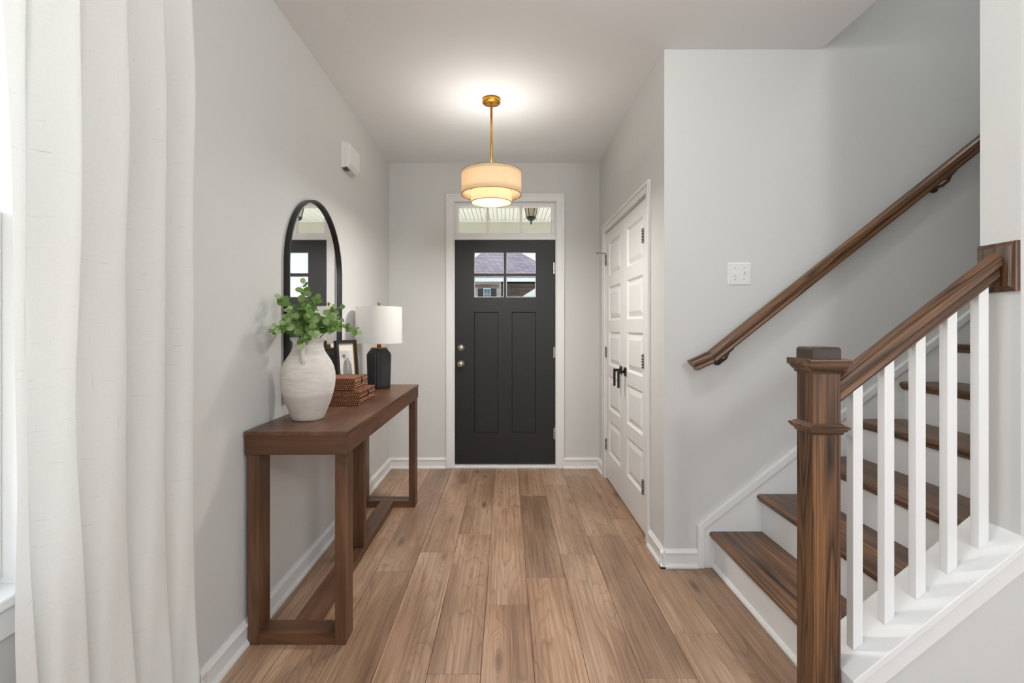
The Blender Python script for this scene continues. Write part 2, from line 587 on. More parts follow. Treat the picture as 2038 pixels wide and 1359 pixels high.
# ------------------------------------------------------------------ floor with planks
mb = MB()
mb.box(XL, 4.3, YR, YB + 0.02, -0.06, -0.012)
floor = struct(mb.build('floor', 'dark'), 'brown oak plank floor of the entry hall', 'floor')
rnd = random.Random(11)
SEAM0, PW, PL = 0.1035, 0.196, 1.22
joint = {0: 2.508, 1: 2.761, 2: 3.01, 3: 3.274, 4: 2.77, 5: 2.157, -1: 3.485, -2: 3.033, -3: 2.793, -4: 2.572, -5: 2.32, -6: 2.9}
tints = {(0, 1): 0.80, (0, 0): 1.12, (-1, 2): 0.88, (-1, 1): 1.06, (-1, 0): 1.08, (1, 0): 1.10, (1, 1): 0.97, (2, 0): 0.88,
         (2, 1): 0.9, (3, 1): 0.95, (3, 0): 0.97, (4, 0): 0.80, (-2, 0): 1.05, (-2, 1): 0.95, (-4, 0): 0.92}
for k in range(-7, 8):
    x0, x1 = SEAM0 + k * PW, SEAM0 + (k + 1) * PW
    x0, x1 = max(x0, XL + 0.002), min(x1, 1.66)
    if x1 - x0 < 0.01:
        continue
    ymax = YB + 0.01 if x1 < 0.9 else (YS if x0 < 1.15 else YW0 + 0.02)
    if 0.8 < x0 < 0.95:
        ymax = YS
    j = joint.get(k, 2.0 + rnd.random())
    n0 = -4
    for n in range(n0, 4):
        y0, y1 = j + n * PL - PL, j + n * PL
        y0, y1 = max(y0, 0.62), min(y1, ymax)
        if y1 - y0 < 0.02:
            continue
        g = 0.0007
        cx, cy = (x0 + x1) / 2, (y0 + y1) / 2
        mb = MB()
        mb.box(x0 + g, x1 - g, y0 + g, y1 - g, -0.012, 0.0)
        o = mb.build('plank', 'plank', floor, 0.0012, 1, org=(cx, cy, 0))
        o.location = (cx, cy, 0)
        t = tints.get((k, n), 0.92 + 0.2 * rnd.random())
        w = rnd.uniform(-0.02, 0.02)
        o.color = (t * (1 + w), t, t * (1 - w), 1)
mb = MB()
mb.box(XL, XRR, YR, 0.62, -0.012, 0.0)
mb.box(1.66, XRR, 0.62, YW0, -0.012, 0.0)
o = mb.build('floor_boards', 'plank', floor)
o['kind'] = 'stuff'

# ------------------------------------------------------------------ baseboards
BP = [(0, 0), (0.026, 0), (0.026, 0.008), (0.021, 0.017), (0.014, 0.020), (0.014, 0.068), (0.019, 0.073), (0.019, 0.080), (0.013, 0.086), (0.008, 0.095), (0, 0.095)]
mb = MB(); mb.prism([(XL + d, z) for d, z in BP], 'Y', 1.15, YB)
struct(mb.build('baseboard_left', 'trim'), 'white baseboard along the left wall under the console table', 'baseboard')
mb = MB()
mb.prism([(YB - d, z) for d, z in BP], 'X', XL, -0.541)
mb.prism([(YB - d, z) for d, z in BP], 'X', 0.521, XR)
struct(mb.build('baseboard_front', 'trim'), 'white baseboard on both sides of the black front door', 'baseboard')
mb = MB()
mb.prism([(XR - d, z) for d, z in BP], 'Y', 4.235, YB)
mb.prism([(XR - d, z) for d, z in BP], 'Y', YS - 0.026, 2.872)
struct(mb.build('baseboard_right', 'trim'), 'white baseboard stubs beside the closet doors', 'baseboard')
mb = MB(); mb.prism([(YS - d, z) for d, z in BP], 'X', XR - 0.026, 1.012)
struct(mb.build('baseboard_stair', 'trim'), 'short white baseboard between the wall corner and the stair skirt', 'baseboard')

# ------------------------------------------------------------------ casings
def casing(mb, fn, u0, u1, v1, w=0.066, t=0.018):
    """door casing: two legs and a head, with a raised outer band; fn(u,v,d) d = proud of the wall"""
    def bx(a, b, c, d, e0, e1):
        ps = [fn(u, v, q) for u in (a, b) for v in (c, d) for q in (e0, e1)]
        xs, ys, zs = zip(*ps)
        mb.box(min(xs), max(xs), min(ys), max(ys), min(zs), max(zs))
    for (a, b, c, d) in ((u0 - w, u0, 0, v1), (u1, u1 + w, 0, v1), (u0 - w, u1 + w, v1, v1 + w)):
        bx(a, b, c, d, 0, t * 0.7)
    bw = 0.02
    for (a, b, c, d) in ((u0 - w, u0 - w + bw, 0, v1 + w - bw), (u1 + w - bw, u1 + w, 0, v1 + w - bw), (u0 - w, u1 + w, v1 + w - bw, v1 + w)):
        bx(a, b, c, d, t * 0.7, t)

mb = MB()
casing(mb, lambda u, v, d: (u, YB - d, v), -0.472, 0.456, 2.400)
struct(mb.build('trim_1', 'trim', bevel=0.002), 'white casing around the black front door and transom', 'door trim')
mb = MB()
casing(mb, lambda u, v, d: (XR - d, u, v), 2.94, 4.168, 2.062)
struct(mb.build('trim_2', 'trim', bevel=0.002), 'white casing around the double closet doors', 'door trim')

# ------------------------------------------------------------------ front door frame, transom
mb = MB()
mb.box(-0.478, -0.462, YB, YB + 0.15, 0, 2.412)
mb.box(0.446, 0.462, YB, YB + 0.15, 0, 2.412)
mb.box(-0.462, 0.446, YB, YB + 0.15, 2.396, 2.412)
mb.box(-0.462, 0.446, YB + 0.004, YB + 0.15, 2.056, 2.086)
mb.box(-0.462, -0.45, YB + 0.066, YB + 0.15, 0, 2.056)
mb.box(0.434, 0.446, YB + 0.066, YB + 0.15, 0, 2.056)
struct(mb.build('trim_3', 'trim', bevel=0.001), 'white jambs and mullion of the front door opening', 'door jamb')
mb = MB()
mb.prism([(YB - 0.012, 0), (YB + 0.15, 0), (YB + 0.15, 0.03), (YB + 0.06, 0.03), (YB + 0.0, 0.018), (YB - 0.012, 0.012)], 'X', -0.462, 0.446)
struct(mb.build('trim_4', 'trim', bevel=0.002), 'pale threshold under the black front door', 'threshold')

tw = thing('window_1', (-0.008, YB + 0.06, 2.086), 'three pane white transom window above the black door', 'window', kind='structure')
mb = MB()
tx0, tx1, tz0, tz1 = -0.462, 0.446, 2.086, 2.396
fw = 0.034
mb.box(tx0, tx1, YB + 0.03, YB + 0.085, tz0, tz0 + fw)
mb.box(tx0, tx1, YB + 0.03, YB + 0.085, tz1 - fw, tz1)
mb.box(tx0, tx0 + fw, YB + 0.03, YB + 0.085, tz0 + fw, tz1 - fw)
mb.box(tx1 - fw, tx1, YB + 0.03, YB + 0.085, tz0 + fw, tz1 - fw)
mb.build('window_frame', 'trim', tw, 0.004)
px = [tx0 + fw, -0.167, 0.136, tx1 - fw]
for xm in px[1:3]:
    MB().box(xm - 0.011, xm + 0.011, YB + 0.04, YB + 0.075, tz0 + fw, tz1 - fw).build('muntin', 'trim', tw, 0.003)
for i in range(3):
    a = px[i] + (0.011 if i else 0)
    b = px[i + 1] - (0.011 if i < 2 else 0)
    MB().box(a, b, YB + 0.055, YB + 0.060, tz0 + fw, tz1 - fw).build('pane', 'glass', tw)

# ------------------------------------------------------------------ front door
DX0, DX1, DZ0, DZ1 = -0.459, 0.443, 0.034, 2.052
DY0, DY1 = YB + 0.02, YB + 0.064
fd = thing('door_1', ((DX0 + DX1) / 2, DY0, DZ0), 'black craftsman front door with four small panes', 'door', kind='structure')
LX0, LX1, LZ0, LZ1 = -0.287, 0.271, 1.538, 1.944
PX = [(-0.287, -0.069), (0.053, 0.271)]
PZ0, PZ1 = 0.312, 1.405
mb = MB()
mb.box(DX0, LX0, DY0, DY1, DZ0, DZ1)
mb.box(LX1, DX1, DY0, DY1, DZ0, DZ1)
mb.box(LX0, LX1, DY0, DY1, LZ1, DZ1)
mb.box(LX0, LX1, DY0, DY1, PZ1, LZ0)
mb.box(LX0, LX1, DY0, DY1, DZ0, PZ0)
mb.box(PX[0][1], PX[1][0], DY0, DY1, PZ0, PZ1)
mb.build('door_leaf', 'black_door', fd)
for a, b in PX:
    mb = MB()
    mb.loops(lambda u, v, d: (u, DY0 + d, v), a, b, PZ0, PZ1, [(0, 0.0), (0.004, 0.012), (0.006, 0.012)])
    mb.loops(lambda u, v, d: (u, DY0 + d, v), a, b, PZ0, PZ1, [(0, 0.0), (0.0, 0.036)])
    mb.build('panel', 'black_door', fd)
mb = MB()
cxm, czm = (LX0 + LX1) / 2, (LZ0 + LZ1) / 2
mb.box(cxm - 0.011, cxm + 0.011, DY0 + 0.003, DY1 - 0.003, LZ0, LZ1)
mb.build('muntin', 'black_door', fd)
mb = MB()
mb.box(LX0, cxm - 0.011, DY0 + 0.003, DY1 - 0.003, czm - 0.0125, czm + 0.0125)
mb.box(cxm + 0.011, LX1, DY0 + 0.003, DY1 - 0.003, czm - 0.0125, czm + 0.0125)
mb.build('muntin', 'black_door', fd)
for a, b in ((LX0, cxm - 0.011), (cxm + 0.011, LX1)):
    for c, d in ((LZ0, czm - 0.0125), (czm + 0.0125, LZ1)):
        p = MB().box(a, b, DY0 + 0.020, DY0 + 0.025, c, d).build('pane', 'glass', fd)
        g = MB()
        w = 0.006
        y0, y1 = DY0 + 0.012, DY0 + 0.02
        g.box(a, b, y0, y1, c, c + w); g.box(a, b, y0, y1, d - w, d)
        g.box(a, a + w, y0, y1, c + w, d - w); g.box(b - w, b, y0, y1, c + w, d - w)
        g.build('glazing_bead', 'white_plastic', p)
# knob, deadbolt, viewer hole, edge latch, hinges
def rot_y(mb, cx, cz, prof, y, n=28):
    mb.lathe([(r, -d) for r, d in prof], (cx, y, cz), n, True, axis='Y')
mb = MB(); rot_y(mb, -0.406, 1.080, [(0.033, 0), (0.033, 0.004), (0.029, 0.009), (0.022, 0.012), (0.022, 0.02), (0.02, 0.022), (0.0, 0.022)], DY0)
kb = mb.build('deadbolt', 'nickel', fd)
MB().box(-0.412, -0.400, DY0 - 0.036, DY0 - 0.02, 1.066, 1.094).build('thumb_turn', 'nickel', kb, 0.002)
mb = MB(); rot_y(mb, -0.406, 0.936, [(0.033, 0), (0.033, 0.005), (0.028, 0.01), (0.013, 0.016), (0.012, 0.03), (0.02, 0.036), (0.0275, 0.048), (0.027, 0.056), (0.018, 0.064), (0.0, 0.066)], DY0)
mb.build('door_knob', 'nickel', fd)
mb = MB(); rot_y(mb, -0.404, 0.722, [(0.006, 0), (0.006, 0.002), (0.0, 0.0022)], DY0, 12)
mb.build('screw_plug', 'black_metal', fd)
MB().box(DX0 - 0.003, DX0 + 0.003, DY0 - 0.0015, DY0 + 0.02, 0.905, 0.965).build('latch_plate', 'bronze', fd)
for z in (0.305, 1.04, 1.80):
    hg = MB()
    for i in range(5):
        a = z - 0.05 + i * 0.02
        hg.tube([(0.4445, DY0 - 0.008, a + 0.0006), (0.4445, DY0 - 0.008, a + 0.0194)], 0.0085, 10)
    hg.box(0.430, 0.456, DY0 - 0.004, DY0 - 0.0005, z - 0.05, z + 0.05)
    hg.tube([(0.4445, DY0 - 0.006, z + 0.05), (0.4445, DY0 - 0.006, z + 0.058)], [0.005, 0.003], 10)
    hg.build('hinge', 'nickel', fd)

# ------------------------------------------------------------------ closet doors
def closet_door(name, y0, y1, lever_y, hinge_y, label, sgn):
    d = thing(name, (XR + 0.005, (y0 + y1) / 2, 0.012), label, 'door', kind='structure')
    x0, x1 = XR + 0.004, XR + 0.039
    z0, z1 = 0.014, 2.052
    st = 0.1
    pz, hh, gap = 0.235, 0.2725, 0.09
    rows = [(pz + i * (hh + gap), pz + i * (hh + gap) + hh) for i in range(5)]
    mb = MB()
    mb.box(x0, x1, y0, y0 + st, z0, z1)
    mb.box(x0, x1, y1 - st, y1, z0, z1)
    zc = z0
    for a, b in rows:
        mb.box(x0, x1, y0 + st, y1 - st, zc, a)
        zc = b
    mb.box(x0, x1, y0 + st, y1 - st, zc, z1)
    mb.build('door_leaf', 'white_door', d)
    for a, b in rows:
        p = MB()
        p.loops(lambda u, v, e: (x0 + e, u, v), y0 + st, y1 - st, a, b,
                [(0, 0), (0.005, 0.006), (0.014, 0.013), (0.02, 0.013), (0.05, 0.002), (0.052, 0.0015)])
        p.loops(lambda u, v, e: (x0 + e, u, v), y0 + st, y1 - st, a, b, [(0, 0), (0, 0.03)])
        p.build('panel', 'white_door', d)
    # lever handle: square rose, neck, drop lever turned down
    ly, lz = lever_y, 0.955
    r = MB().box(x0 - 0.008, x0, ly - 0.03, ly + 0.03, lz - 0.03, lz + 0.03).build('handle_rose', 'black_metal', d, 0.002)
    lv = MB()
    lv.tube([(x0 - 0.008, ly, lz), (x0 - 0.045, ly, lz)], 0.010, 14)
    lv.box(x0 - 0.058, x0 - 0.044, ly - 0.011, ly + 0.011, lz - 0.115, lz + 0.011)
    lv.build('lever', 'black_metal', r, 0.0015)
    for z in (0.29, 1.06, 1.83):
        hg = MB()
        for i in range(5):
            a = z - 0.045 + i * 0.018
            hg.tube([(x0 - 0.007, hinge_y, a + 0.0005), (x0 - 0.007, hinge_y, a + 0.0175)], 0.0065, 10)
        hg.box(x0 - 0.0045, x0 - 0.0005, hinge_y - 0.012, hinge_y + 0.012, z - 0.045, z + 0.045)
        hg.build('hinge', 'nickel_dull', d)
    return d
CM = (2.945 + 4.168) / 2
near = closet_door('door_2', 2.956, CM - 0.0015, CM - 0.065, 3.035, 'nearer white five panel closet door beside the stairs', -1)
far = closet_door('door_3', CM + 0.0015, 4.157, CM + 0.065, 4.148, 'farther white five panel closet door next to the front door wall', 1)
# hinge-pin door stop on the far top hinge
mb = MB()
mb.tube([(XR - 0.004, 4.148, 1.885), (XR - 0.03, 4.13, 1.885), (XR - 0.075, 4.11, 1.882)], 0.004, 8)
mb.tube([(XR - 0.075, 4.11, 1.882), (XR - 0.085, 4.106, 1.8815)], 0.008, 10)
mb.build('door_stop', 'nickel_dull', far)
mb = MB()
mb.box(XR + 0.002, XR + 0.11, 2.945, 2.953, 0, 2.062)
mb.box(XR + 0.002, XR + 0.11, 4.160, 4.168, 0, 2.062)
mb.box(XR + 0.002, XR + 0.11, 2.953, 4.160, 2.056, 2.062)
struct(mb.build('trim_5', 'trim'), 'white jambs lining the closet opening', 'door jamb')

# ------------------------------------------------------------------ left window
lw = thing('window_2', (XL - 0.07, 0.6, 0.70), 'white double hung window behind the linen curtain', 'window', kind='structure')
wy0, wy1, wz0, wz1 = WIN
mb = MB()
mb.box(XL - 0.15, XL, wy0, wy0 + 0.012, wz0, wz1)
mb.box(XL - 0.15, XL, wy1 - 0.012, wy1, wz0, wz1)
mb.box(XL - 0.15, XL, wy0, wy1, wz1 - 0.012, wz1)
mb.build('window_frame', 'trim', lw)
def sash(x0, x1, z0, z1):
    m = MB(); w = 0.042
    a, b = wy0 + 0.012, wy1 - 0.012
    m.box(x0, x1, a, a + w, z0, z1); m.box(x0, x1, b - w, b, z0, z1)
    m.box(x0, x1, a + w, b - w, z0, z0 + w); m.box(x0, x1, a + w, b - w, z1 - w, z1)
    s = m.build('sash', 'trim', lw, 0.004)
    MB().box((x0 + x1) / 2 - 0.002, (x0 + x1) / 2 + 0.002, a + w, b - w, z0 + w, z1 - w).build('pane', 'glass', s)
sash(XL - 0.075, XL - 0.035, wz0 + 0.03, 1.52)
sash(XL - 0.12, XL - 0.08, 1.48, wz1 - 0.012)
mb = MB(); mb.box(XL - 0.15, XL + 0.035, wy0 - 0.08, wy1 + 0.08, wz0 - 0.005, wz0 + 0.02)
mb.build('window_sill', 'trim', lw, 0.005)
mb = MB(); mb.box(XL, XL + 0.015, wy0 - 0.066, wy1 + 0.066, wz0 - 0.075, wz0 - 0.005)
mb.build('window_apron', 'trim', lw, 0.004)
mb = MB()
mb.box(XL, XL + 0.016, wy0 - 0.066, wy0, wz0 + 0.02, wz1 + 0.066)
mb.box(XL, XL + 0.016, wy1, wy1 + 0.066, wz0 + 0.02, wz1 + 0.066)
mb.box(XL, XL + 0.016, wy0, wy1, wz1, wz1 + 0.066)
mb.build('window_casing', 'trim', lw, 0.003)

lw2 = thing('window_5', (XL - 0.07, -1.9, 0.70), 'added left living room window behind the camera', 'window', kind='structure')  # unseen window, added so more light comes from the left
mb = MB()
for (a, b, c, d) in ((WIN2[0], WIN2[1], 0.70, 0.75), (WIN2[0], WIN2[1], 2.31, 2.36), (WIN2[0], WIN2[0] + 0.05, 0.75, 2.31), (-1.925, -1.875, 0.75, 2.31), (WIN2[1] - 0.05, WIN2[1], 0.75, 2.31)):
    mb.box(XL - 0.12, XL - 0.07, a, b, c, d)
mb.build('window_frame', 'trim', lw2, 0.004)
# unseen living-room windows behind the camera, added to let light in
rw = thing('window_3', (1.2, YR - 0.07, 0.3), 'added wide living room window behind the camera', 'window', kind='structure')
mb = MB(); w = 0.05
mb.box(RW[0], RW[1], YR - 0.11, YR - 0.06, RW[2], RW[2] + w); mb.box(RW[0], RW[1], YR - 0.11, YR - 0.06, RW[3] - w, RW[3])
for i in range(4):
    x = RW[0] + (RW[1] - RW[0] - w) * i / 3
    mb.box(x, x + w, YR - 0.11, YR - 0.06, RW[2] + w, RW[3] - w)
mb.build('window_frame', 'trim', rw, 0.004)
rw = thing('window_4', (XRR + 0.07, -2.2, 0.3), 'added living room side window off to the right', 'window', kind='structure')
mb = MB()
mb.box(XRR + 0.06, XRR + 0.11, RW2[0], RW2[1], RW2[2], RW2[2] + w); mb.box(XRR + 0.06, XRR + 0.11, RW2[0], RW2[1], RW2[3] - w, RW2[3])
for i in range(3):
    y = RW2[0] + (RW2[1] - RW2[0] - w) * i / 2
    mb.box(XRR + 0.06, XRR + 0.11, y, y + w, RW2[2] + w, RW2[3] - w)
mb.build('window_frame', 'trim', rw, 0.004)

# ------------------------------------------------------------------ stairs
RUN, RISE, NX, NZ = 0.2505, 0.1976, 1.073, 0.192
YT0, YT1 = 1.7265, YS - 0.016
KX0, KS = 1.0725, 0.805
def capz(x): return 0.2196 + KS * (x - 1.127)      # top of the sloping cap board
st = thing('staircase', (1.1, 2.15, 0), 'staircase of dark stained oak treads and white risers', 'stairs')
for k in range(9):
    nx, nz = NX + RUN * k, NZ + RISE * k
    # tread with a round nose (profile in x,z)
    th = 0.028
    prof = [(nx + RUN + 0.04, nz), (nx + RUN + 0.04, nz - th)]
    for i in range(9):
        a = -PI / 2 - PI * i / 8
        prof.append((nx + th / 2 + math.cos(a) * th / 2, nz - th / 2 + math.sin(a) * th / 2))
    t = MB().prism(prof, 'Y', YT0, YT1).build('tread', 'oakY', st)
    cv = [(nx + 0.028, nz - th), (nx + 0.010, nz - th), (nx + 0.011, nz - th - 0.005), (nx + 0.017, nz - th - 0.012), (nx + 0.028, nz - th - 0.016)]
    MB().prism(cv, 'Y', YT0, YT1).build('cove_moulding', 'oakY', t)
    MB().box(nx + 0.027, nx + 0.042, YT0, YT1, nz - RISE if k else 0.0, nz - th).build('riser', 'trim', st)
MB().prism([(1.1, 0), (1.088, 0), (1.088, 0.008), (1.095, 0.02), (1.1, 0.022)], 'Y', YT0, YT1).build('shoe_moulding', 'trim', st)
MB().prism([(1.085, 0), (4.2, 0), (4.2, capz(4.2) - 0.0285), (1.085, capz(1.085) - 0.0285)], 'Y', YW1 + 0.001, 1.726).build('inner_stringer', 'trim', st)
# skirt board on the wall side with a bead on its edge
sk0, skz, sl = 1.012, 0.222, RISE / RUN
xe = 3.4
MB().prism([(sk0, 0), (xe, 0), (xe, skz + sl * (xe - sk0)), (sk0, skz)], 'Y', YS - 0.015, YS - 0.0005).build('skirt_board', 'trim', st)
bw = 0.033
vb = bw * math.sqrt(1 + sl * sl)
mb = MB()
mb.prism([(sk0, 0), (sk0 + bw, 0), (sk0 + bw, skz + sl * bw - vb), (sk0, skz)], 'Y', YS - 0.024, YS - 0.015)
mb.prism([(sk0, skz), (sk0 + bw, skz + sl * bw - vb), (xe, skz + sl * (xe - sk0) - vb), (xe, skz + sl * (xe - sk0))], 'Y', YS - 0.024, YS - 0.015)
mb.build('skirt_moulding', 'trim', st, 0.002)

mb = MB()
mb.prism([(KX0, 0), (XW, 0), (XW, capz(XW) - 0.028), (KX0, capz(KX0) - 0.028)], 'Y', YW0, YW1)
struct(mb.build('wall_knee', 'wall'), 'low sloping greige wall under the white balusters', 'wall')
mb = MB()
mb.prism([(KX0, capz(KX0)), (XW, capz(XW)), (XW, capz(XW) - 0.028), (KX0, capz(KX0) - 0.028)], 'Y', 1.528, 1.725)
struct(mb.build('trim_6', 'trim', bevel=0.002), 'white sloping cap board carrying the balusters', 'trim')
mb = MB()
mb.prism([(KX0, capz(KX0) - 0.028), (XW + 0.5, capz(XW + 0.5) - 0.028), (XW + 0.5, capz(XW + 0.5) - 0.105), (KX0, max(0, capz(KX0) - 0.105))], 'Y', YW0 - 0.014, YW0)
struct(mb.build('trim_7', 'trim', bevel=0.002), 'white apron trim below the sloping cap board', 'trim')

# ------------------------------------------------------------------ balustrade
NXA, NXB, NYA, NYB = 0.979, 1.068, 1.578, 1.667
bl = thing('stair_railing', ((NXA + NXB) / 2, (NYA + NYB) / 2, 0), 'dark oak newel and handrail with five white balusters', 'railing')
npost = MB().box(NXA, NXB, NYA, NYB, 0, 1.13).build('newel_post', 'oakZ', bl, 0.002)
def sq_profile(mb, prof):
    """square collar: list of (overhang, z)"""
    vs, fs = [], []
    for o, z in prof:
        vs += [(NXA - o, NYA - o, z), (NXB + o, NYA - o, z), (NXB + o, NYB + o, z), (NXA - o, NYB + o, z)]
    n = len(prof)
    for i in range(n - 1):
        for k in range(4):
            fs.append((i * 4 + k, i * 4 + (k + 1) % 4, (i + 1) * 4 + (k + 1) % 4, (i + 1) * 4 + k))
    fs += [(3, 2, 1, 0), tuple((n - 1) * 4 + k for k in range(4))]
    mb.add(vs, fs)
    return mb
sq_profile(MB(), [(0.0005, 0.928), (0.004, 0.928), (0.006, 0.934), (0.012, 0.939), (0.016, 0.946), (0.019, 0.947), (0.019, 0.953), (0.012, 0.955), (0.0005, 0.963)]).build('newel_collar', 'oakX', npost)
sq_profile(MB(), [(0.0005, 1.122), (0.004, 1.122), (0.006, 1.130), (0.012, 1.137), (0.017, 1.147), (0.0215, 1.148), (0.0215, 1.168), (0.0, 1.168)]).build('newel_crown', 'oakX', npost)
sq_profile(MB(), [(0.001, 1.1675), (0.001, 1.196), (0.0, 1.2015), (-0.003, 1.2055), (-0.008, 1.207)]).build('newel_cap', plain('newel_cap_gloss', srgb(62, 48, 40), 0.28, var=0.15, vscale=30), npost, 0.0015, 2)
RS = 0.775
ang = math.atan(RS)
def rail_profile(w, h):
    """oval-topped stair rail, (y,z) about its centre"""
    pts = [(-w * 0.34, -h / 2), (w * 0.34, -h / 2), (w * 0.40, -h * 0.40), (w * 0.34, -h * 0.22), (w * 0.36, -h * 0.12), (w * 0.5, 0.0), (w * 0.5, h * 0.18)]
    for i in range(1, 8):
        a = PI * i / 8
        pts.append((w * 0.5 * math.cos(a), h * 0.18 + h * 0.32 * math.sin(a)))
    pts += [(-w * 0.5, h * 0.18), (-w * 0.5, 0.0), (-w * 0.36, -h * 0.12), (-w * 0.34, -h * 0.22), (-w * 0.40, -h * 0.40)]
    return pts
rx0, rz0 = NXB, 1.060
rx1 = XW - 0.022
yc = (NYA + NYB) / 2
L = (rx1 - rx0) / math.cos(ang)
pr = rail_profile(0.058, 0.068)
mb = MB()
vs, n = [], len(pr)
for X in (rx0, rx1):          # plumb-cut ends
    for (py, pz) in pr:
        # point at perpendicular height pz above the centre line, on the plumb plane x = X
        vs.append((X, yc + py, rz0 + RS * (X - rx0) + pz / math.cos(ang)))
# store in a frame that runs along the rail so the grain follows it
R = Matrix.Rotation(-ang, 4, 'Y')
o0 = Vector((rx0, yc, rz0))
loc = [(R.inverted() @ (Vector(p) - o0)) for p in vs]
fs = [tuple(range(n)), tuple(range(2 * n - 1, n - 1, -1))] + [(i, (i + 1) % n, n + (i + 1) % n, n + i) for i in range(n)]
mb.add(loc, fs)
hr = mb.build('handrail', 'oakX', bl, org=(0, 0, 0))
hr.location = o0 - Vector(ORG[bl.name])
hr.rotation_euler = (0, -ang, 0)
for k in range(5):
    bx = 1.127 + 0.1022 * k
    w = 0.0318
    zb0, zb1 = capz(bx), capz(bx + w)
    zt0 = rz0 + RS * (bx - rx0) - 0.040
    zt1 = zt0 + RS * w
    MB().prism([(bx, zb0), (bx + w, zb1), (bx + w, zt1), (bx, zt0)], 'Y', yc - w / 2, yc + w / 2).build('baluster', 'trim', bl, 0.0012)
mb = MB()
mb.loops(lambda u, v, d: (XW - d, u, v), 1.5585, 1.6905, 1.385, 1.545, [(0, 0.0), (0, 0.010), (0.003, 0.013), (0.012, 0.016), (0.017, 0.022), (0.02, 0.022)])
mb.build('rosette', 'oakZ', bl)

# ------------------------------------------------------------------ wall handrail
wy = 2.545
wh = thing('wall_handrail', (1.055, wy, 1.118), 'dark oak handrail bracketed to the stair wall', 'handrail')
def sloped_rail(name, p0, p1, parent, w, h, plumb=(True, True)):
    p0, p1 = Vector(p0), Vector(p1)
    a = math.atan2(p1.z - p0.z, p1.x - p0.x)
    Lh = (p1 - p0).length
    pr = rail_profile(w, h)
    n = len(pr)
    vs = []
    for e, xx in ((0, 0.0), (1, Lh)):
        for (py, pz) in pr:
            sh = plumb[e] * pz
            vs.append((xx + sh, py, pz))
    fs = [tuple(range(n)), tuple(range(2 * n - 1, n - 1, -1))] + [(i, (i + 1) % n, n + (i + 1) % n, n + i) for i in range(n)]
    o = MB().add(vs, fs).build(name, 'oakX', parent, org=(0, 0, 0))
    o.location = p0 - Vector(ORG[parent.name])
    o.rotation_euler = (0, -a, 0)
    return o
ws = 0.797
k0 = (1.055, wy, 1.118)
k1 = (3.0, wy, 1.118 + ws * (3.0 - 1.055))
aw = math.atan(ws)
ae = math.radians(24)
mit = math.tan((aw - ae) / 2)
sloped_rail('rail', k0, k1, wh, 0.058, 0.064, (-mit, 0))
e0 = (1.055 - 0.108 * math.cos(ae), wy, 1.118 - 0.108 * math.sin(ae))
sloped_rail('rail_end', e0, k0, wh, 0.058, 0.064, (-0.25, mit))
for bx in (1.140, 2.285):
    bz = 1.118 + ws * (bx - 1.055) - 0.045
    mb = MB()
    mb.lathe([(0.028, 0), (0.028, 0.005), (0.02, 0.009), (0.0, 0.010)], (bx - 0.02, YS, bz - 0.045), 18, axis='Y')
    for i in range(len(mb.v)):
        x, y, z = mb.v[i]
        mb.v[i] = (x, 2 * YS - y, z)
    mb.tube([(bx - 0.02, YS - 0.008, bz - 0.045), (bx - 0.015, wy + 0.03, bz - 0.048), (bx - 0.006, wy + 0.005, bz - 0.03), (bx, wy, bz - 0.004)], [0.008, 0.0075, 0.007, 0.008], 10)
    for q in (-1, 1):
        mb.tube([(bx, wy, bz - 0.004), (bx + q * 0.03, wy, bz - 0.002 + q * 0.03 * ws)], [0.007, 0.005], 8)
    mb.build('bracket', 'bronze', wh)

# ------------------------------------------------------------------ console table
tb = thing('console_table', (-0.837, 2.78, 0), 'dark walnut console table along the left wall', 'table')
TX0, TX1, TY0, TY1, TZ = -1.043, -0.632, 1.968, 3.585, 0.855
MB().box(TX0, TX1, TY0, TY1, TZ - 0.018, TZ).build('tabletop', 'walnutY', tb, 0.002)
mb = MB()
a = 0.003
mb.box(TX0 + a, TX1 - a, TY0 + a, TY0 + a + 0.022, TZ - 0.094, TZ - 0.018)
mb.build('apron', 'walnutX', tb, 0.0015)
MB().box(TX0 + a, TX1 - a, TY1 - a - 0.022, TY1 - a, TZ - 0.094, TZ - 0.018).build('apron', 'walnutX', tb, 0.0015)
MB().box(TX1 - a - 0.022, TX1 - a, TY0 + a + 0.022, TY1 - a - 0.022, TZ - 0.094, TZ - 0.018).build('apron', 'walnutY', tb, 0.0015)
MB().box(TX0 + a, TX0 + a + 0.022, TY0 + a + 0.022, TY1 - a - 0.022, TZ - 0.094, TZ - 0.018).build('apron', 'walnutY', tb, 0.0015)
lwid, ldep = 0.044, 0.095
for y0 in (TY0 + 0.009, TY1 - 0.009 - ldep):
    for x0 in (TX0 + 0.012, TX1 - 0.008 - lwid):
        MB().box(x0, x0 + lwid, y0, y0 + ldep, 0, TZ - 0.094).build('leg', 'walnutZ', tb, 0.002)
    MB().box(TX0 + 0.012 + lwid, TX1 - 0.008 - lwid, y0 + 0.001, y0 + ldep - 0.001, 0.0015, 0.046).build('foot_rail', 'walnutX', tb, 0.0015)
MB().box(-0.885, -0.79, TY0 + 0.009 + ldep, TY1 - 0.009 - ldep, 0.0015, 0.045).build('stretcher', 'walnutY', tb, 0.0015)
MB().box(-0.885, -0.79, 2.758, 2.802, 0.045, TZ - 0.018).build('centre_leg', 'walnutZ', tb, 0.002)

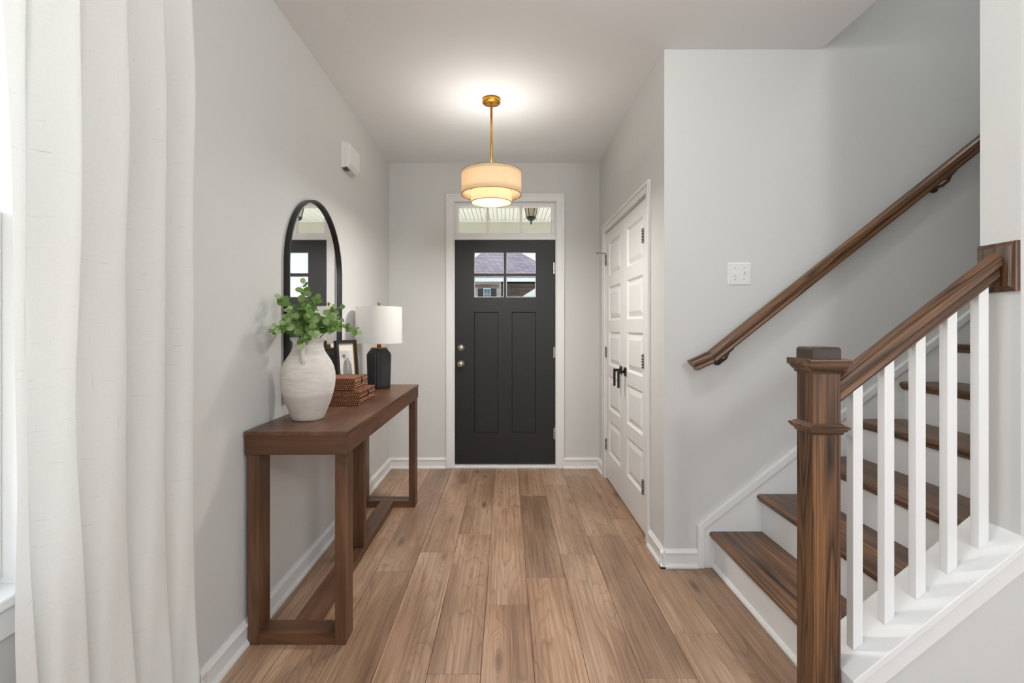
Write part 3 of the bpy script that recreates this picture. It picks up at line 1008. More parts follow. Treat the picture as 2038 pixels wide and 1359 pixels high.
# ------------------------------------------------------------------ mirror
MY0, MY1, MZ0, MZT = 2.335, 3.09, 0.935, 1.955
mc, mr = (MY0 + MY1) / 2, (MY1 - MY0) / 2
mrt = thing('arched_mirror', (XL, mc, MZ0), 'tall arched mirror in thin black frame above the console', 'mirror')
def arch(inset, n=40):
    r = mr - inset
    pts = [(MY0 + inset, MZ0 + inset), ]
    zc = MZT - mr
    for i in range(n + 1):
        t = PI - PI * i / n
        pts.append((mc + r * math.cos(t), zc + r * math.sin(t)))
    pts.append((MY1 - inset, MZ0 + inset))
    return pts
po, pi_ = arch(0), arch(0.012)
vs, fs = [], []
n = len(po)
for (a, b) in zip(po, pi_):
    vs += [(XL + 0.001, a[0], a[1]), (XL + 0.028, a[0], a[1]), (XL + 0.028, b[0], b[1]), (XL + 0.001, b[0], b[1])]
for i in range(n):
    j = (i + 1) % n
    for k in range(4):
        fs.append((i * 4 + k, i * 4 + (k + 1) % 4, j * 4 + (k + 1) % 4, j * 4 + k))
MB().add(vs, fs).build('frame', 'black_frame', mrt, 0.001, 1)
MB().prism(arch(0.0115), 'X', XL + 0.002, XL + 0.012).build('mirror_glass', 'mirror', mrt)

# ------------------------------------------------------------------ vase
VX, VY = -0.895, 2.24
va = thing('vase', (VX, VY, TZ), 'chalky white stoneware jug vase holding the eucalyptus', 'vase')
prof_px = [(0.064, 0.0), (0.069, 0.004), (0.074, 0.02), (0.086, 0.05), (0.099, 0.085), (0.109, 0.12), (0.1155, 0.155), (0.1175, 0.185), (0.1165, 0.21), (0.110, 0.238),
           (0.0985, 0.264), (0.085, 0.285), (0.0735, 0.303), (0.0665, 0.322), (0.0645, 0.338), (0.067, 0.350), (0.0745, 0.358), (0.0765, 0.364), (0.0735, 0.369),
           (0.066, 0.367), (0.057, 0.352), (0.056, 0.33), (0.066, 0.30), (0.0, 0.28)]
MB().lathe(prof_px, (VX, VY, TZ), 64).build('vase_body', 'vase', va)
for q in (0, 1):
    a0 = math.radians(-79 + 180 * q)
    dx, dy = math.cos(a0), math.sin(a0)
    path = []
    for (r, z) in ((0.062, 0.345), (0.082, 0.352), (0.099, 0.345), (0.109, 0.325), (0.111, 0.30), (0.107, 0.28), (0.099, 0.262), (0.092, 0.255)):
        path.append((VX + dx * r, VY + dy * r, TZ + z))
    MB().tube(path, [0.012, 0.011, 0.0105, 0.010, 0.010, 0.0105, 0.012, 0.013], 12).build('handle', 'vase', va)

# ------------------------------------------------------------------ eucalyptus
eu = thing('eucalyptus', (VX, VY, TZ + 0.29), 'bunch of round leaved green eucalyptus in the white vase', 'plant')
lm = bpy.data.meshes.new('leaf')
lv, lf = [(0, 0, 0)], []
nn = 14
for ring, rr in ((1, 0.55), (2, 1.0)):
    for k in range(nn):
        a = 2 * PI * k / nn
        x, y = rr * math.sin(a) * 0.94, rr * (1 - math.cos(a) * 1.0) * 1.0 if False else -rr * math.cos(a)
        # centre the disc on y=1 so that its stalk end is at the origin; slight cup and a tip
        z = 0.10 * (x * x) - 0.06 * (y * y)
        yy = y * (1.06 if y > 0 else 1.0)
        lv.append((x, yy, z))
lv = [(x, y + 1.0, z) for x, y, z in lv]
for k in range(nn):
    lf.append((0, 1 + k, 1 + (k + 1) % nn))
    lf.append((1 + k, 1 + nn + k, 1 + nn + (k + 1) % nn, 1 + (k + 1) % nn))
lm.from_pydata(lv, [], lf)
lm.polygons.foreach_set('use_smooth', [True] * len(lf))
lm.materials.append(M['leaf'])
er = random.Random(5)
mouth = Vector((VX, VY, TZ + 0.30))
# stems: tip offset from the vase mouth (dx,dy,dz), leaf size, number of leaf pairs
stems = [((-0.035, 0.03, 0.315), 0.021, 8), ((-0.115, -0.03, 0.245), 0.020, 7), ((-0.075, -0.175, 0.105), 0.019, 6), ((0.04, 0.0, 0.24), 0.022, 8),
         ((0.125, 0.05, 0.205), 0.020, 7), ((0.215, 0.03, 0.095), 0.017, 8), ((0.15, -0.06, 0.11), 0.021, 7), ((0.03, -0.14, 0.045), 0.023, 5),
         ((-0.05, -0.10, 0.16), 0.022, 7), ((0.05, -0.09, 0.16), 0.023, 7), ((-0.02, 0.10, 0.22), 0.020, 6), ((0.10, 0.13, 0.15), 0.020, 6),
         ((-0.06, -0.02, 0.19), 0.022, 7), ((0.10, -0.02, 0.14), 0.022, 6), ((0.0, -0.04, 0.20), 0.022, 6), ((-0.085, 0.06, 0.13), 0.020, 5),
         ((0.075, -0.125, 0.085), 0.022, 5), ((-0.085, -0.115, 0.10), 0.021, 5)]
for si, (tip, ls, npair) in enumerate(stems):
    tip = Vector(tip)
    base = Vector((tip.x * 0.12, tip.y * 0.12, -0.03))
    rim = Vector((tip.x * 0.24, tip.y * 0.24, 0.07))
    pts = []
    hor = Vector((tip.x, tip.y, 0))
    for i in range(13):
        t = i / 12
        # quadratic path through the rim, bending outward; low tips arch over
        mid = rim + (tip - rim) * 0.45 + Vector((0, 0, 0.045 + 0.12 * hor.length))
        if t < 0.25:
            p = base.lerp(rim, t / 0.25)
        else:
            q = (t - 0.25) / 0.75
            p = rim * (1 - q) ** 2 + mid * (2 * q * (1 - q)) + tip * q * q
        pts.append(mouth + p)
    sm = MB().tube(pts, [0.0026 - 0.0016 * i / 12 for i in range(13)], 6)
    so = sm.build('stem', 'stem', eu)
    og = Vector(ORG[eu.name])
    for j in range(npair):
        t = 0.36 + 0.64 * (j + 0.3) / npair
        fi = min(11.999, t * 12)
        i0 = int(fi)
        p = pts[i0].lerp(pts[i0 + 1], fi - i0)
        d = (pts[i0 + 1] - pts[i0]).normalized()
        for side in (0, 1):
            u = d.cross(Vector((0, 0, 1)))
            if u.length < 0.1: u = Vector((1, 0, 0))
            u.normalize()
            rotq = Matrix.Rotation(er.uniform(-0.6, 0.6) + side * PI + (j % 2) * PI / 2, 3, d)
            out = rotq @ u
            yax = (out * 0.85 + d * er.uniform(0.15, 0.7) + Vector((0, 0, er.uniform(-0.25, 0.15)))).normalized()
            # blades turn towards the room and upwards
            face = (Vector((er.uniform(-0.1, 0.5), er.uniform(-1.0, -0.1), er.uniform(0.1, 0.9)))).normalized()
            zax = (face - yax * face.dot(yax))
            if zax.length < 0.2:
                zax = d - yax * d.dot(yax)
            zax.normalize()
            xax = yax.cross(zax)
            s = ls * er.uniform(0.72, 1.08) * (1.0 - 0.25 * (j / npair))
            mat = Matrix((xax, yax, zax)).transposed().to_4x4()
            mat.translation = p - og
            # keep clear of the wall and the mirror
            wc = p + yax * 2 * s
            if wc.x < XL + 0.032: continue
            lo = bpy.data.objects.new('leaf', lm)
            C.objects.link(lo)
            lo.parent = so
            lo.matrix_local = mat @ Matrix.Scale(s, 4)
    tipd = (pts[12] - pts[11]).normalized()
    for q in range(1):
        lo = bpy.data.objects.new('leaf', lm)
        C.objects.link(lo)
        lo.parent = so
        z = Vector((0.3, -1, 0.5)); z = (z - tipd * z.dot(tipd)).normalized()
        mat = Matrix((tipd.cross(z), tipd, z)).transposed().to_4x4()
        mat.translation = pts[12] - og
        lo.matrix_local = mat @ Matrix.Scale(ls * 0.62, 4)

# ------------------------------------------------------------------ woven boxes
def basket(name, x0, x1, y0, y1, z0, z1, label, lid_h):
    b = thing(name, ((x0 + x1) / 2, (y0 + y1) / 2, z0), label, 'box', 'woven boxes stacked on the console')
    t = 0.002
    # body flares a little; subdivided so that its faces bulge like basketwork
    def shell(za, zb, g0, g1):
        vs, fs = [], []
        lv = 5
        for i in range(lv + 1):
            q = i / lv
            g = g0 + (g1 - g0) * q + 0.002 * math.sin(PI * q)
            z = za + (zb - za) * q
            vs += [(x0 - g, y0 - g, z), (x1 + g, y0 - g, z), (x1 + g, y1 + g, z), (x0 - g, y1 + g, z)]
        for i in range(lv):
            for k in range(4):
                fs.append((i * 4 + k, i * 4 + (k + 1) % 4, (i + 1) * 4 + (k + 1) % 4, (i + 1) * 4 + k))
        fs += [(3, 2, 1, 0), tuple(lv * 4 + k for k in range(4))]
        return MB().add(vs, fs)
    split = z1 - lid_h
    body = shell(z0, split, -0.004, 0.0).build('body', 'weave_xz', b, 0.003, 2)
    lid = shell(split + 0.0012, z1 - 0.001, 0.001, 0.0).build('lid', 'weave_xz', b, 0.003, 2)
    MB().box(x0 + 0.006, x1 - 0.006, y0 + 0.006, y1 - 0.006, z1 - 0.002, z1 + 0.0008).build('lid_top', 'weave_top', lid)
    # braided rims: twisted pairs of strands around body and lid edges
    for (z, par) in ((z1 - 0.001, lid), (split, body), (z0 + 0.004, body)):
        mb = MB()
        for ph in (0, PI):
            path = []
            cs = [(x0, y0), (x1, y0), (x1, y1), (x0, y1), (x0, y0)]
            for i in range(4):
                a, c = Vector(cs[i]), Vector(cs[i + 1])
                m = int((c - a).length / 0.004)
                nrm = Vector(((c - a).y, -(c - a).x)).normalized()
                for j in range(m):
                    p = a.lerp(c, j / m)
                    w = len(path) * 0.9 + ph
                    path.append((p.x + nrm.x * 0.0016 * math.cos(w), p.y + nrm.y * 0.0016 * math.cos(w), z + 0.0022 * math.sin(w)))
            path.append(path[0])
            mb.tube(path, 0.0022, 5)
        mb.build('braided_rim', 'weave_xz', par, merge=False)
    # loop-and-bead catch on the long side facing the hall
    ym = (y0 + y1) / 2
    mb = MB().tube([(x1 + 0.003, ym - 0.006, z1 - 0.003), (x1 + 0.006, ym - 0.006, split + 0.002), (x1 + 0.007, ym - 0.003, split - 0.012), (x1 + 0.007, ym + 0.003, split - 0.012), (x1 + 0.006, ym + 0.006, split + 0.002), (x1 + 0.003, ym + 0.006, z1 - 0.003)], 0.0022, 6)
    mb.build('catch_loop', 'black_metal', lid)
    MB().lathe([(0.0, -0.005), (0.004, -0.004), (0.006, 0), (0.004, 0.004), (0.0, 0.005)], (x1 + 0.008, ym, split - 0.012), 12).build('catch_bead', 'nickel', body)
    return b
B1 = basket('woven_box', -1.000, -0.772, 2.612, 2.905, TZ, TZ + 0.073, 'larger brown woven box, lower of the stacked pair', 0.026)
B2 = basket('woven_box', -0.985, -0.806, 2.635, 2.875, TZ + 0.0765, TZ + 0.138, 'smaller brown woven lidded box stacked on top', 0.024)

# ------------------------------------------------------------------ picture frame
pf = thing('picture_frame', (-0.935, 2.975, TZ + 0.0005), 'small black photo frame leaning behind the woven boxes', 'picture frame')
# local: x = width, z = up, front faces -y
fwd, fht = 0.17, 0.337
mb = MB()
for (a, b, c, d) in ((-fwd / 2, -fwd / 2 + 0.017, 0, fht), (fwd / 2 - 0.017, fwd / 2, 0, fht), (-fwd / 2 + 0.017, fwd / 2 - 0.017, 0, 0.017), (-fwd / 2 + 0.017, fwd / 2 - 0.017, fht - 0.017, fht)):
    mb.box(a, b, 0, 0.024, c, d)
mb.build('frame', 'black_frame', pf, 0.001, 1, org=(0, 0, 0))
MB().box(-fwd / 2 + 0.016, fwd / 2 - 0.016, 0.02, 0.023, 0.016, fht - 0.016).build('backing', 'black_frame', pf, org=(0, 0, 0))
mat_m = plain('cream_mat', srgb(226, 218, 206), 0.9, var=0.02)
pk = MB().box(-fwd / 2 + 0.017, fwd / 2 - 0.017, 0.013, 0.016, 0.017, fht - 0.017).build('mat_board', mat_m, pf, org=(0, 0, 0))
# inner gilt-dark fillet
mb = MB(); q = 0.017
for (a, b, c, d) in ((-fwd / 2 + q, -fwd / 2 + q + 0.005, q, fht - q), (fwd / 2 - q - 0.005, fwd / 2 - q, q, fht - q), (-fwd / 2 + q, fwd / 2 - q, fht - q - 0.005, fht - q), (-fwd / 2 + q, fwd / 2 - q, q, q + 0.005)):
    mb.box(a, b, 0.006, 0.0125, c, d)
mb.build('fillet', 'brass', pf, org=(0, 0, 0))
# black-and-white photograph: a standing person in a pale coat before a bright field
m, nt, b = new_mat('black_white_photograph')
tc = N(nt, 'ShaderNodeTexCoord')
sp = N(nt, 'ShaderNodeSeparateXYZ')
nt.links.new(tc.outputs['Object'], sp.inputs[0])
def ell(cx, cz, rx, rz, soft=0.25):
    a = mth(nt, 'POWER', mth(nt, 'DIVIDE', mth(nt, 'SUBTRACT', sp.outputs['X'], cx), rx), 2)
    c = mth(nt, 'POWER', mth(nt, 'DIVIDE', mth(nt, 'SUBTRACT', sp.outputs['Z'], cz), rz), 2)
    d = mth(nt, 'ADD', mth(nt, 'ADD', a, c), mth(nt, 'MULTIPLY', noise(nt, coords(nt, (50, 50, 50)), 1.0, 3), 0.5))
    return ramp(nt, d, [(0.9, (1, 1, 1)), (1.0 + 0.0 + soft * 0 + 0.0, (0, 0, 0))]) if False else mth(nt, 'LESS_THAN', d, 1.25)
bg = ramp(nt, noise(nt, coords(nt, (18, 18, 10)), 1.0, 3), [(0.3, (0.50, 0.49, 0.47)), (0.7, (0.70, 0.69, 0.67))])
col = mixc(nt, ell(0.004, 0.145, 0.036, 0.085), bg, (0.22, 0.215, 0.21, 1))
col = mixc(nt, ell(-0.012, 0.232, 0.014, 0.018), col, (0.45, 0.44, 0.43, 1))
col = mixc(nt, ell(-0.020, 0.242, 0.013, 0.011), col, (0.16, 0.155, 0.15, 1))
col = mixc(nt, ell(0.012, 0.190, 0.010, 0.045), col, (0.34, 0.335, 0.33, 1))
col = mixc(nt, ell(-0.035, 0.085, 0.018, 0.022), col, (0.78, 0.77, 0.75, 1))
nt.links.new(col, b.inputs['Base Color'])
b.inputs['Roughness'].default_value = 0.5
MB().box(-0.046, 0.047, 0.0125, 0.0135, 0.05, 0.272).build('photograph', m, pk, org=(0, 0, 0))
pf.rotation_euler = (math.radians(-5.0), 0, math.radians(64))

# ------------------------------------------------------------------ table lamp
LXc, LYc = -0.866, 3.375
lp = thing('table_lamp', (LXc, LYc, TZ), 'table lamp with fluted black base and white drum shade', 'lamp')
NF = 20
def flute(a, z):
    f = abs(math.sin(a * NF / 2))
    k = 1.0 if z < 0.235 else max(0.0, (0.268 - z) / 0.033)
    return 1 - 0.055 * (1 - f) * k
prof = [(0.072, 0.0), (0.075, 0.003), (0.0765, 0.02)] + [(0.0765 + 0.005 * i / 8, 0.02 + 0.2 * i / 8) for i in range(1, 9)] + [(0.081, 0.226), (0.078, 0.235), (0.0655, 0.252), (0.054, 0.265), (0.05, 0.268), (0.0, 0.268)]
MB().lathe(prof, (LXc, LYc, TZ), 160, True, flute).build('lamp_base', 'black_ceramic', lp)
MB().lathe([(0.054, 0.268), (0.055, 0.270), (0.055, 0.273), (0.053, 0.275), (0.0, 0.275)], (LXc, LYc, TZ), 40).build('cap_ring', 'brass', lp)
MB().lathe([(0.014, 0.275), (0.014, 0.297), (0.012, 0.30), (0.012, 0.34), (0.0, 0.34)], (LXc, LYc, TZ), 20).build('neck', 'brass', lp)
zs0, zs1, sr = TZ + 0.305, TZ + 0.551, 0.156
sh = MB().lathe([(sr, zs0), (sr - 0.002, zs1)], (LXc, LYc, 0), 72, caps=False).build('lamp_shade', 'lamp_shade', lp)
mb = MB()
for k in range(3):
    a = 2 * PI * k / 3 + 0.4
    mb.tube([(LXc, LYc, zs1 - 0.012), (LXc + 0.6 * sr * math.cos(a), LYc + 0.6 * sr * math.sin(a), zs1 - 0.012), (LXc + (sr - 0.003) * math.cos(a), LYc + (sr - 0.003) * math.sin(a), zs1 - 0.003)], 0.002, 6)
mb.tube([(LXc, LYc, TZ + 0.335), (LXc, LYc, zs1)], 0.003, 8)
mb.build('harp', 'brass', lp)
MB().lathe([(0.006, zs1 - 0.004), (0.009, zs1), (0.009, zs1 + 0.006), (0.004, zs1 + 0.010), (0.010, zs1 + 0.018), (0.011, zs1 + 0.024), (0.007, zs1 + 0.031), (0.0, zs1 + 0.033)], (LXc, LYc, 0), 20).build('finial', 'brass', lp)

# ------------------------------------------------------------------ pendant
PXc, PYc = -0.094, 3.2
pd = thing('pendant_light', (PXc, PYc, 2.07), 'two tier linen drum pendant on a gold rod', 'pendant light')
MB().lathe([(0.0, H - 0.030), (0.054, H - 0.030), (0.0585, H - 0.026), (0.0585, H)], (PXc, PYc, 0), 40).build('canopy', 'gold', pd)
for q in (-1, 1):
    MB().lathe([(0.0, H - 0.036), (0.004, H - 0.035), (0.0045, H - 0.0305)], (PXc + q * 0.042, PYc - 0.01, 0), 12).build('screw', 'bronze', pd)
MB().tube([(PXc, PYc, H - 0.032), (PXc, PYc, 2.20)], 0.0075, 14).build('rod', 'gold', pd)
def drum(name, r, z0, z1, par):
    s = MB().lathe([(r, z0), (r, z1)], (PXc, PYc, 0), 80, caps=False).build(name, 'pendant', par)
    for z in (z0, z1 - 0.003):
        MB().lathe([(r + 0.0012, z), (r + 0.0012, z + 0.003), (r - 0.003, z + 0.003), (r - 0.003, z), (r + 0.0012, z)], (PXc, PYc, 0), 80).build('shade_edge', 'pendant_trim', s)
drum('outer_shade', 0.193, 2.122, 2.270, pd)
inner = drum('inner_shade', 0.132, 2.071, 2.150, pd)
def acrylic(name, clear, milky):
    m = bpy.data.materials.new(name)
    m.use_nodes = True
    nt = m.node_tree
    nt.nodes.clear()
    out = N(nt, 'ShaderNodeOutputMaterial')
    nz = noise(nt, coords(nt, (30, 30, 30)), 1.0, 2)
    c = ramp(nt, nz, [(0.2, (0.93, 0.89, 0.82)), (0.8, (0.97, 0.94, 0.88))])
    df = N(nt, 'ShaderNodeBsdfDiffuse'); nt.links.new(c, df.inputs[0])
    tl = N(nt, 'ShaderNodeBsdfTranslucent'); nt.links.new(c, tl.inputs[0])
    tr = N(nt, 'ShaderNodeBsdfTransparent')
    m1 = N(nt, 'ShaderNodeMixShader'); m1.inputs[0].default_value = milky
    nt.links.new(df.outputs[0], m1.inputs[1]); nt.links.new(tl.outputs[0], m1.inputs[2])
    m2 = N(nt, 'ShaderNodeMixShader'); m2.inputs[0].default_value = clear
    nt.links.new(m1.outputs[0], m2.inputs[1]); nt.links.new(tr.outputs[0], m2.inputs[2])
    nt.links.new(m2.outputs[0], out.inputs[0])
    return m
MB().lathe([(0.0, 2.075), (0.07, 2.0745), (0.1295, 2.074)], (PXc, PYc, 0), 64, caps=False).build('diffuser', acrylic('milky_acrylic_diffuser', 0.0, 0.5), pd)
MB().lathe([(0.012, 2.252), (0.1, 2.252), (0.1925, 2.252)], (PXc, PYc, 0), 64, caps=False).build('added_top_cover', acrylic('milky_acrylic_top', 0.0, 0.2), pd)  # added unseen cover that holds back the bulb's light on the ceiling
mb = MB()
for k in range(3):
    a = 2 * PI * k / 3 + 0.5
    mb.tube([(PXc, PYc, 2.232), (PXc + 0.19 * math.cos(a), PYc + 0.19 * math.sin(a), 2.232)], 0.002, 6)
mb.tube([(PXc, PYc, 2.24), (PXc, PYc, 2.215)], 0.014, 14)
mb.build('spider', 'gold', pd)
# the bulb: clear globe round the filament's light
MB().lathe([(0.0, 2.112), (0.02, 2.116), (0.034, 2.130), (0.038, 2.148), (0.030, 2.172), (0.016, 2.196), (0.014, 2.216)], (PXc, PYc, 0), 24, caps=False).build('bulb', glass_mat('bulb_glass', (1, 0.98, 0.95), 0.3), pd)
lt = light('pendant_bulb_light', 'POINT', (0, 0, 0), (0, 0, 0), 0.95, (1.0, 0.90, 0.76), 0.03)
lt.parent = pd
lt.location = (0, 0, 2.150 - 2.07)
for nm, z, w, rx in (('pendant_down_light', 2.0725, 12.0, 0), ('pendant_up_light', 2.256, 1.8, PI)):
    l = light(nm, 'AREA', (0, 0, 0), (rx, 0, 0), w, (1.0, 0.97, 0.93), 0.24, 0.24)
    l.data.shape = 'DISK'
    l.parent = pd
    l.location = (0, 0, z - 2.07)

# ------------------------------------------------------------------ ceiling lamps out of view, added to even out the light
M['dome'] = acrylic('clear_dome_glass', 0.93, 0.3)
def fill_dome_lamp(loc, r, watts, label):
    x, y, z = loc
    d = thing('fill_ceiling_lamp', (x, y, z), label, 'fill light', 'added fill lamps out of view')
    MB().lathe([(0.0, z), (r, z), (r, z - 0.012), (r * 0.96, z - 0.02), (0.0, z - 0.02)], (x, y, 0), 40).build('ceiling_plate', 'trim', d)
    MB().lathe([(r * 0.94 * math.cos(a), z - 0.02 - r * 0.75 * math.sin(a)) for a in [PI / 2 * i / 10 for i in range(11)]], (x, y, 0), 40, caps=False).build('glass_dome', 'dome', d)
    l = light('fill_ceiling_light', 'POINT', (0, 0, 0), (0, 0, 0), watts, (0.93, 0.97, 1.0), r * 0.6)
    l.parent = d
    l.location = (0, 0, -0.02 - r * 0.42)
fill_dome_lamp((0.45, 1.4, H), 0.16, 14, 'added fill dome lamp on the hall ceiling above the camera')
fill_dome_lamp((1.3, -1.5, H), 0.40, 66, 'large added fill dome lamp on the living room ceiling')
fill_dome_lamp((3.0, 2.15, 5.0), 0.16, 27, 'added fill dome lamp high above the stairwell')

# ------------------------------------------------------------------ door chime box, switch plate
ch = thing('door_chime', (XL, 3.255, 2.36), 'white plastic chime box high on the left wall', 'door chime')
mb = MB()
mb.prism([(3.155, 2.29), (3.375, 2.29), (3.375, 2.455), (3.155, 2.455)], 'X', XL, XL + 0.02)
mb.build('back_plate', 'white_plastic', ch, 0.002)
MB().prism([(XL + 0.02, 2.296), (XL + 0.036, 2.294), (XL + 0.055, 2.325), (XL + 0.055, 2.44), (XL + 0.048, 2.449), (XL + 0.02, 2.449)], 'Y', 3.161, 3.369).build('cover', 'white_plastic', ch, 0.003)
MB().box(XL + 0.006, XL + 0.03, 3.17, 3.23, 2.286, 2.2925).build('speaker_slot', 'black_metal', ch)

sw = thing('light_switch', (1.2375, YS, 1.493), 'white double toggle switch plate on the stair wall', 'light switch')
mb = MB()
mb.loops(lambda u, v, d: (u, YS - d, v), 1.176, 1.299, 1.493, 1.611, [(0, 0), (0.0, 0.003), (0.004, 0.006), (0.006, 0.0063)])
mb.build('plate', 'white_plastic', sw)
for i, xx in enumerate((1.2145, 1.2605)):
    up = 1 if i else -1
    MB().prism([(YS - 0.006, 1.545), (YS - 0.009, 1.5455), (YS - 0.019, 1.552 + up * 0.012), (YS - 0.018, 1.557 + up * 0.012), (YS - 0.006, 1.559)], 'X', xx - 0.0045, xx + 0.0045).build('toggle', 'white_plastic', sw, 0.001)
    MB().box(xx - 0.0065, xx + 0.0065, YS - 0.0072, YS - 0.0062, 1.538, 1.566).build('toggle_collar', 'trim', sw)
    for zz in (1.522, 1.582):
        MB().lathe([(0.0032, 0), (0.0028, 0.001), (0.0, 0.0012)], (xx, YS - 0.0064, zz), 10, axis='Y').build('screw', 'nickel_dull', sw)

# ------------------------------------------------------------------ curtain and rod
cu = thing('curtain', (-0.975, 1.24, 0.012), 'long oatmeal linen curtain panel at the left picture edge', 'curtain')
nu, nv = 260, 70
z0c, z1c = 0.012, 2.52
cr = random.Random(3)
vs, fs = [], []
def smooth(t):
    t = max(0, min(1, t)); return t * t * (3 - 2 * t)
for j in range(nv + 1):
    v = j / nv
    z = z0c + (z1c - z0c) * v
    low = 1 - v
    for i in range(nu + 1):
        u = i / nu                       # 0 far edge, 1 near edge
        y = 1.452 + 0.06 * low ** 2 - 0.545 * u + 0.02 * low * math.sin(5 * u + 1)
        ph = -1.45 + 2 * PI * 4.6 * u + 0.45 * math.sin(2.1 * v + 3 * u) - 0.5 * low * u
        amp = 0.036 + 0.012 * math.sin(3.1 * u + 1.2) - 0.006 * low
        # asymmetric folds: sharper outward ridges
        s = math.sin(ph + 0.45 * math.sin(ph))
        x = -0.958 + 0.02 * u + amp * s + 0.010 * math.sin(2 * ph + 2.2 * v * 3 + 1.0)
        y += 0.020 * math.cos(ph) * (0.6 + 0.4 * v)
        # soft creases low down
        x += 0.005 * low * math.sin(9 * u + 11 * v + 2 * math.sin(7 * v + 4 * u)) + 0.003 * math.sin(23 * u + 6 * math.sin(4 * v))
        wk = math.exp(-((u - 0.42 - 0.25 * (v - 0.3)) / 0.03) ** 2) * math.exp(-((v - 0.28) / 0.09) ** 2)
        x += 0.012 * wk
        wk2 = math.exp(-((u - 0.20 + 0.2 * (v - 0.3)) / 0.025) ** 2) * math.exp(-((v - 0.25) / 0.12) ** 2)
        x += 0.010 * wk2
        x = max(x, XL + 0.04)
        vs.append((x, y, z))
W1 = nu + 1
for j in range(nv):
    for i in range(nu):
        fs.append((j * W1 + i, j * W1 + i + 1, (j + 1) * W1 + i + 1, (j + 1) * W1 + i))
MB().add(vs, fs, True).build('curtain_panel', 'curtain', cu)
e0 = max((vs[4 * W1 + i] for i in range(60)), key=lambda p: p[0] / p[1])     # outermost point of the far fold near the hem
mb = MB()
mb.box(e0[0] + 0.004, e0[0] + 0.0046, e0[1] - 0.016, e0[1] + 0.014, 0.188, 0.228)
tg = mb.build('care_tag', 'white_plastic', cu)
mb = MB()
for r in range(4):
    for q in range(3):
        mb.box(e0[0] + 0.0046, e0[0] + 0.0049, e0[1] - 0.010 + q * 0.008 + 0.002 * (r % 2), e0[1] - 0.006 + q * 0.008, 0.193 + r * 0.008, 0.196 + r * 0.008)
mb.build('tag_print', 'black_metal', tg)
rod = thing('curtain_rod', (-0.96, 0.6, 2.535), 'black curtain rod above the left window', 'curtain rod')
MB().tube([(-0.955, -0.45, 2.535), (-0.955, 1.58, 2.535)], 0.0125, 14).build('rod', 'black_metal', rod)
for y in (-0.38, 1.44):
    MB().tube([(XL, y, 2.535), (-0.955, y, 2.535)], 0.007, 10).build('bracket', 'black_metal', rod)

# ------------------------------------------------------------------ porch
M['soffit'] = plain('white_vinyl_soffit', srgb(240, 240, 238), 0.5, var=0.01)
M['beam'] = plain('beige_porch_board', srgb(206, 204, 191), 0.6, var=0.03)
M['concrete'] = plain('pale_concrete', srgb(196, 190, 180), 0.9, var=0.08)
pc = struct(MB().box(-2.6, 2.6, YB + 0.15, 6.9, H + 0.01, H + 0.06).build('ceiling_porch', 'soffit'), 'white vinyl soffit ceiling of the porch outside', 'porch ceiling')
sp_w = 0.106
k = 0
x = -2.55
while x < 2.5:
    for q in (0, 1):
        w = sp_w / 2
        mb = MB()
        a, b = x + q * w, x + (q + 1) * w
        mb.box(a + 0.002, b - (0.008 if q else 0.002), YB + 0.16, 6.82, H - 0.008, H + 0.01)
        mb.build('soffit_board', 'soffit', pc, 0.002, 1)
    x += sp_w
bm_ = thing('porch_beam', (0, 6.9, 2.42), 'beige boxed beam across the front of the porch', 'beam')
MB().box(-2.6, 2.6, 6.83, 7.05, 2.40, H).build('beam_body', 'beam', bm_, 0.003)
MB().box(-2.6, 2.6, 6.80, 6.83, H - 0.03, H - 0.008).build('channel_trim', 'soffit', bm_, 0.003)
mb = MB()
mb.box(-2.6, 2.6, YB + 0.15, 7.2, -0.25, -0.06)
struct(mb.build('floor_porch', 'concrete'), 'pale concrete porch slab outside the front door', 'porch floor')
for xx in (-2.3, 2.3):
    p = thing('porch_column', (xx, 6.94, -0.06), 'square white porch column at the ' + ('left' if xx < 0 else 'right') + ' end of the beam', 'column', 'porch columns')
    MB().box(xx - 0.1, xx + 0.1, 6.84, 7.04, 0.1, 2.30).build('shaft', 'soffit', p, 0.004)
    MB().box(xx - 0.13, xx + 0.13, 6.81, 7.07, -0.06, 0.1).build('base', 'soffit', p, 0.006)
    MB().box(xx - 0.13, xx + 0.13, 6.81, 7.07, 2.30, 2.40).build('capital', 'soffit', p, 0.006)

# lantern
GX, GY = 0.285, 5.6
ln = thing('porch_lantern', (GX, GY, 2.43), 'black tapered porch lantern seen through the transom', 'lantern')
m, nt, b = new_mat('lantern_seeded_glass')
nz = noise(nt, coords(nt, (40, 40, 40)), 1.0, 2)
nt.links.new(ramp(nt, nz, [(0.3, srgb(235, 222, 190)), (0.7, srgb(248, 240, 220))]), b.inputs['Base Color'])
b.inputs['Transmission Weight'].default_value = 0.6
b.inputs['Roughness'].default_value = 0.3
lz0, lz1, r0, r1 = 2.505, 2.665, 0.048, 0.083
n6 = 6
for k in range(n6):
    a, b_ = 2 * PI * k / n6, 2 * PI * (k + 1) / n6
    q = [(GX + r0 * math.cos(a), GY + r0 * math.sin(a), lz0), (GX + r0 * math.cos(b_), GY + r0 * math.sin(b_), lz0), (GX + r1 * math.cos(b_), GY + r1 * math.sin(b_), lz1), (GX + r1 * math.cos(a), GY + r1 * math.sin(a), lz1)]
    cc = Vector((GX, GY, 0))
    qi = [tuple((Vector(p) - Vector((GX, GY, p[2]))) * 0.97 + Vector((GX, GY, p[2]))) for p in q]
    MB().add(q + qi, [(0, 1, 2, 3), (7, 6, 5, 4), (0, 4, 5, 1), (1, 5, 6, 2), (2, 6, 7, 3), (3, 7, 4, 0)]).build('glass_pane', m, ln)
    MB().tube([q[0], q[3]], 0.005, 6).build('corner_bar', 'black_metal', ln)
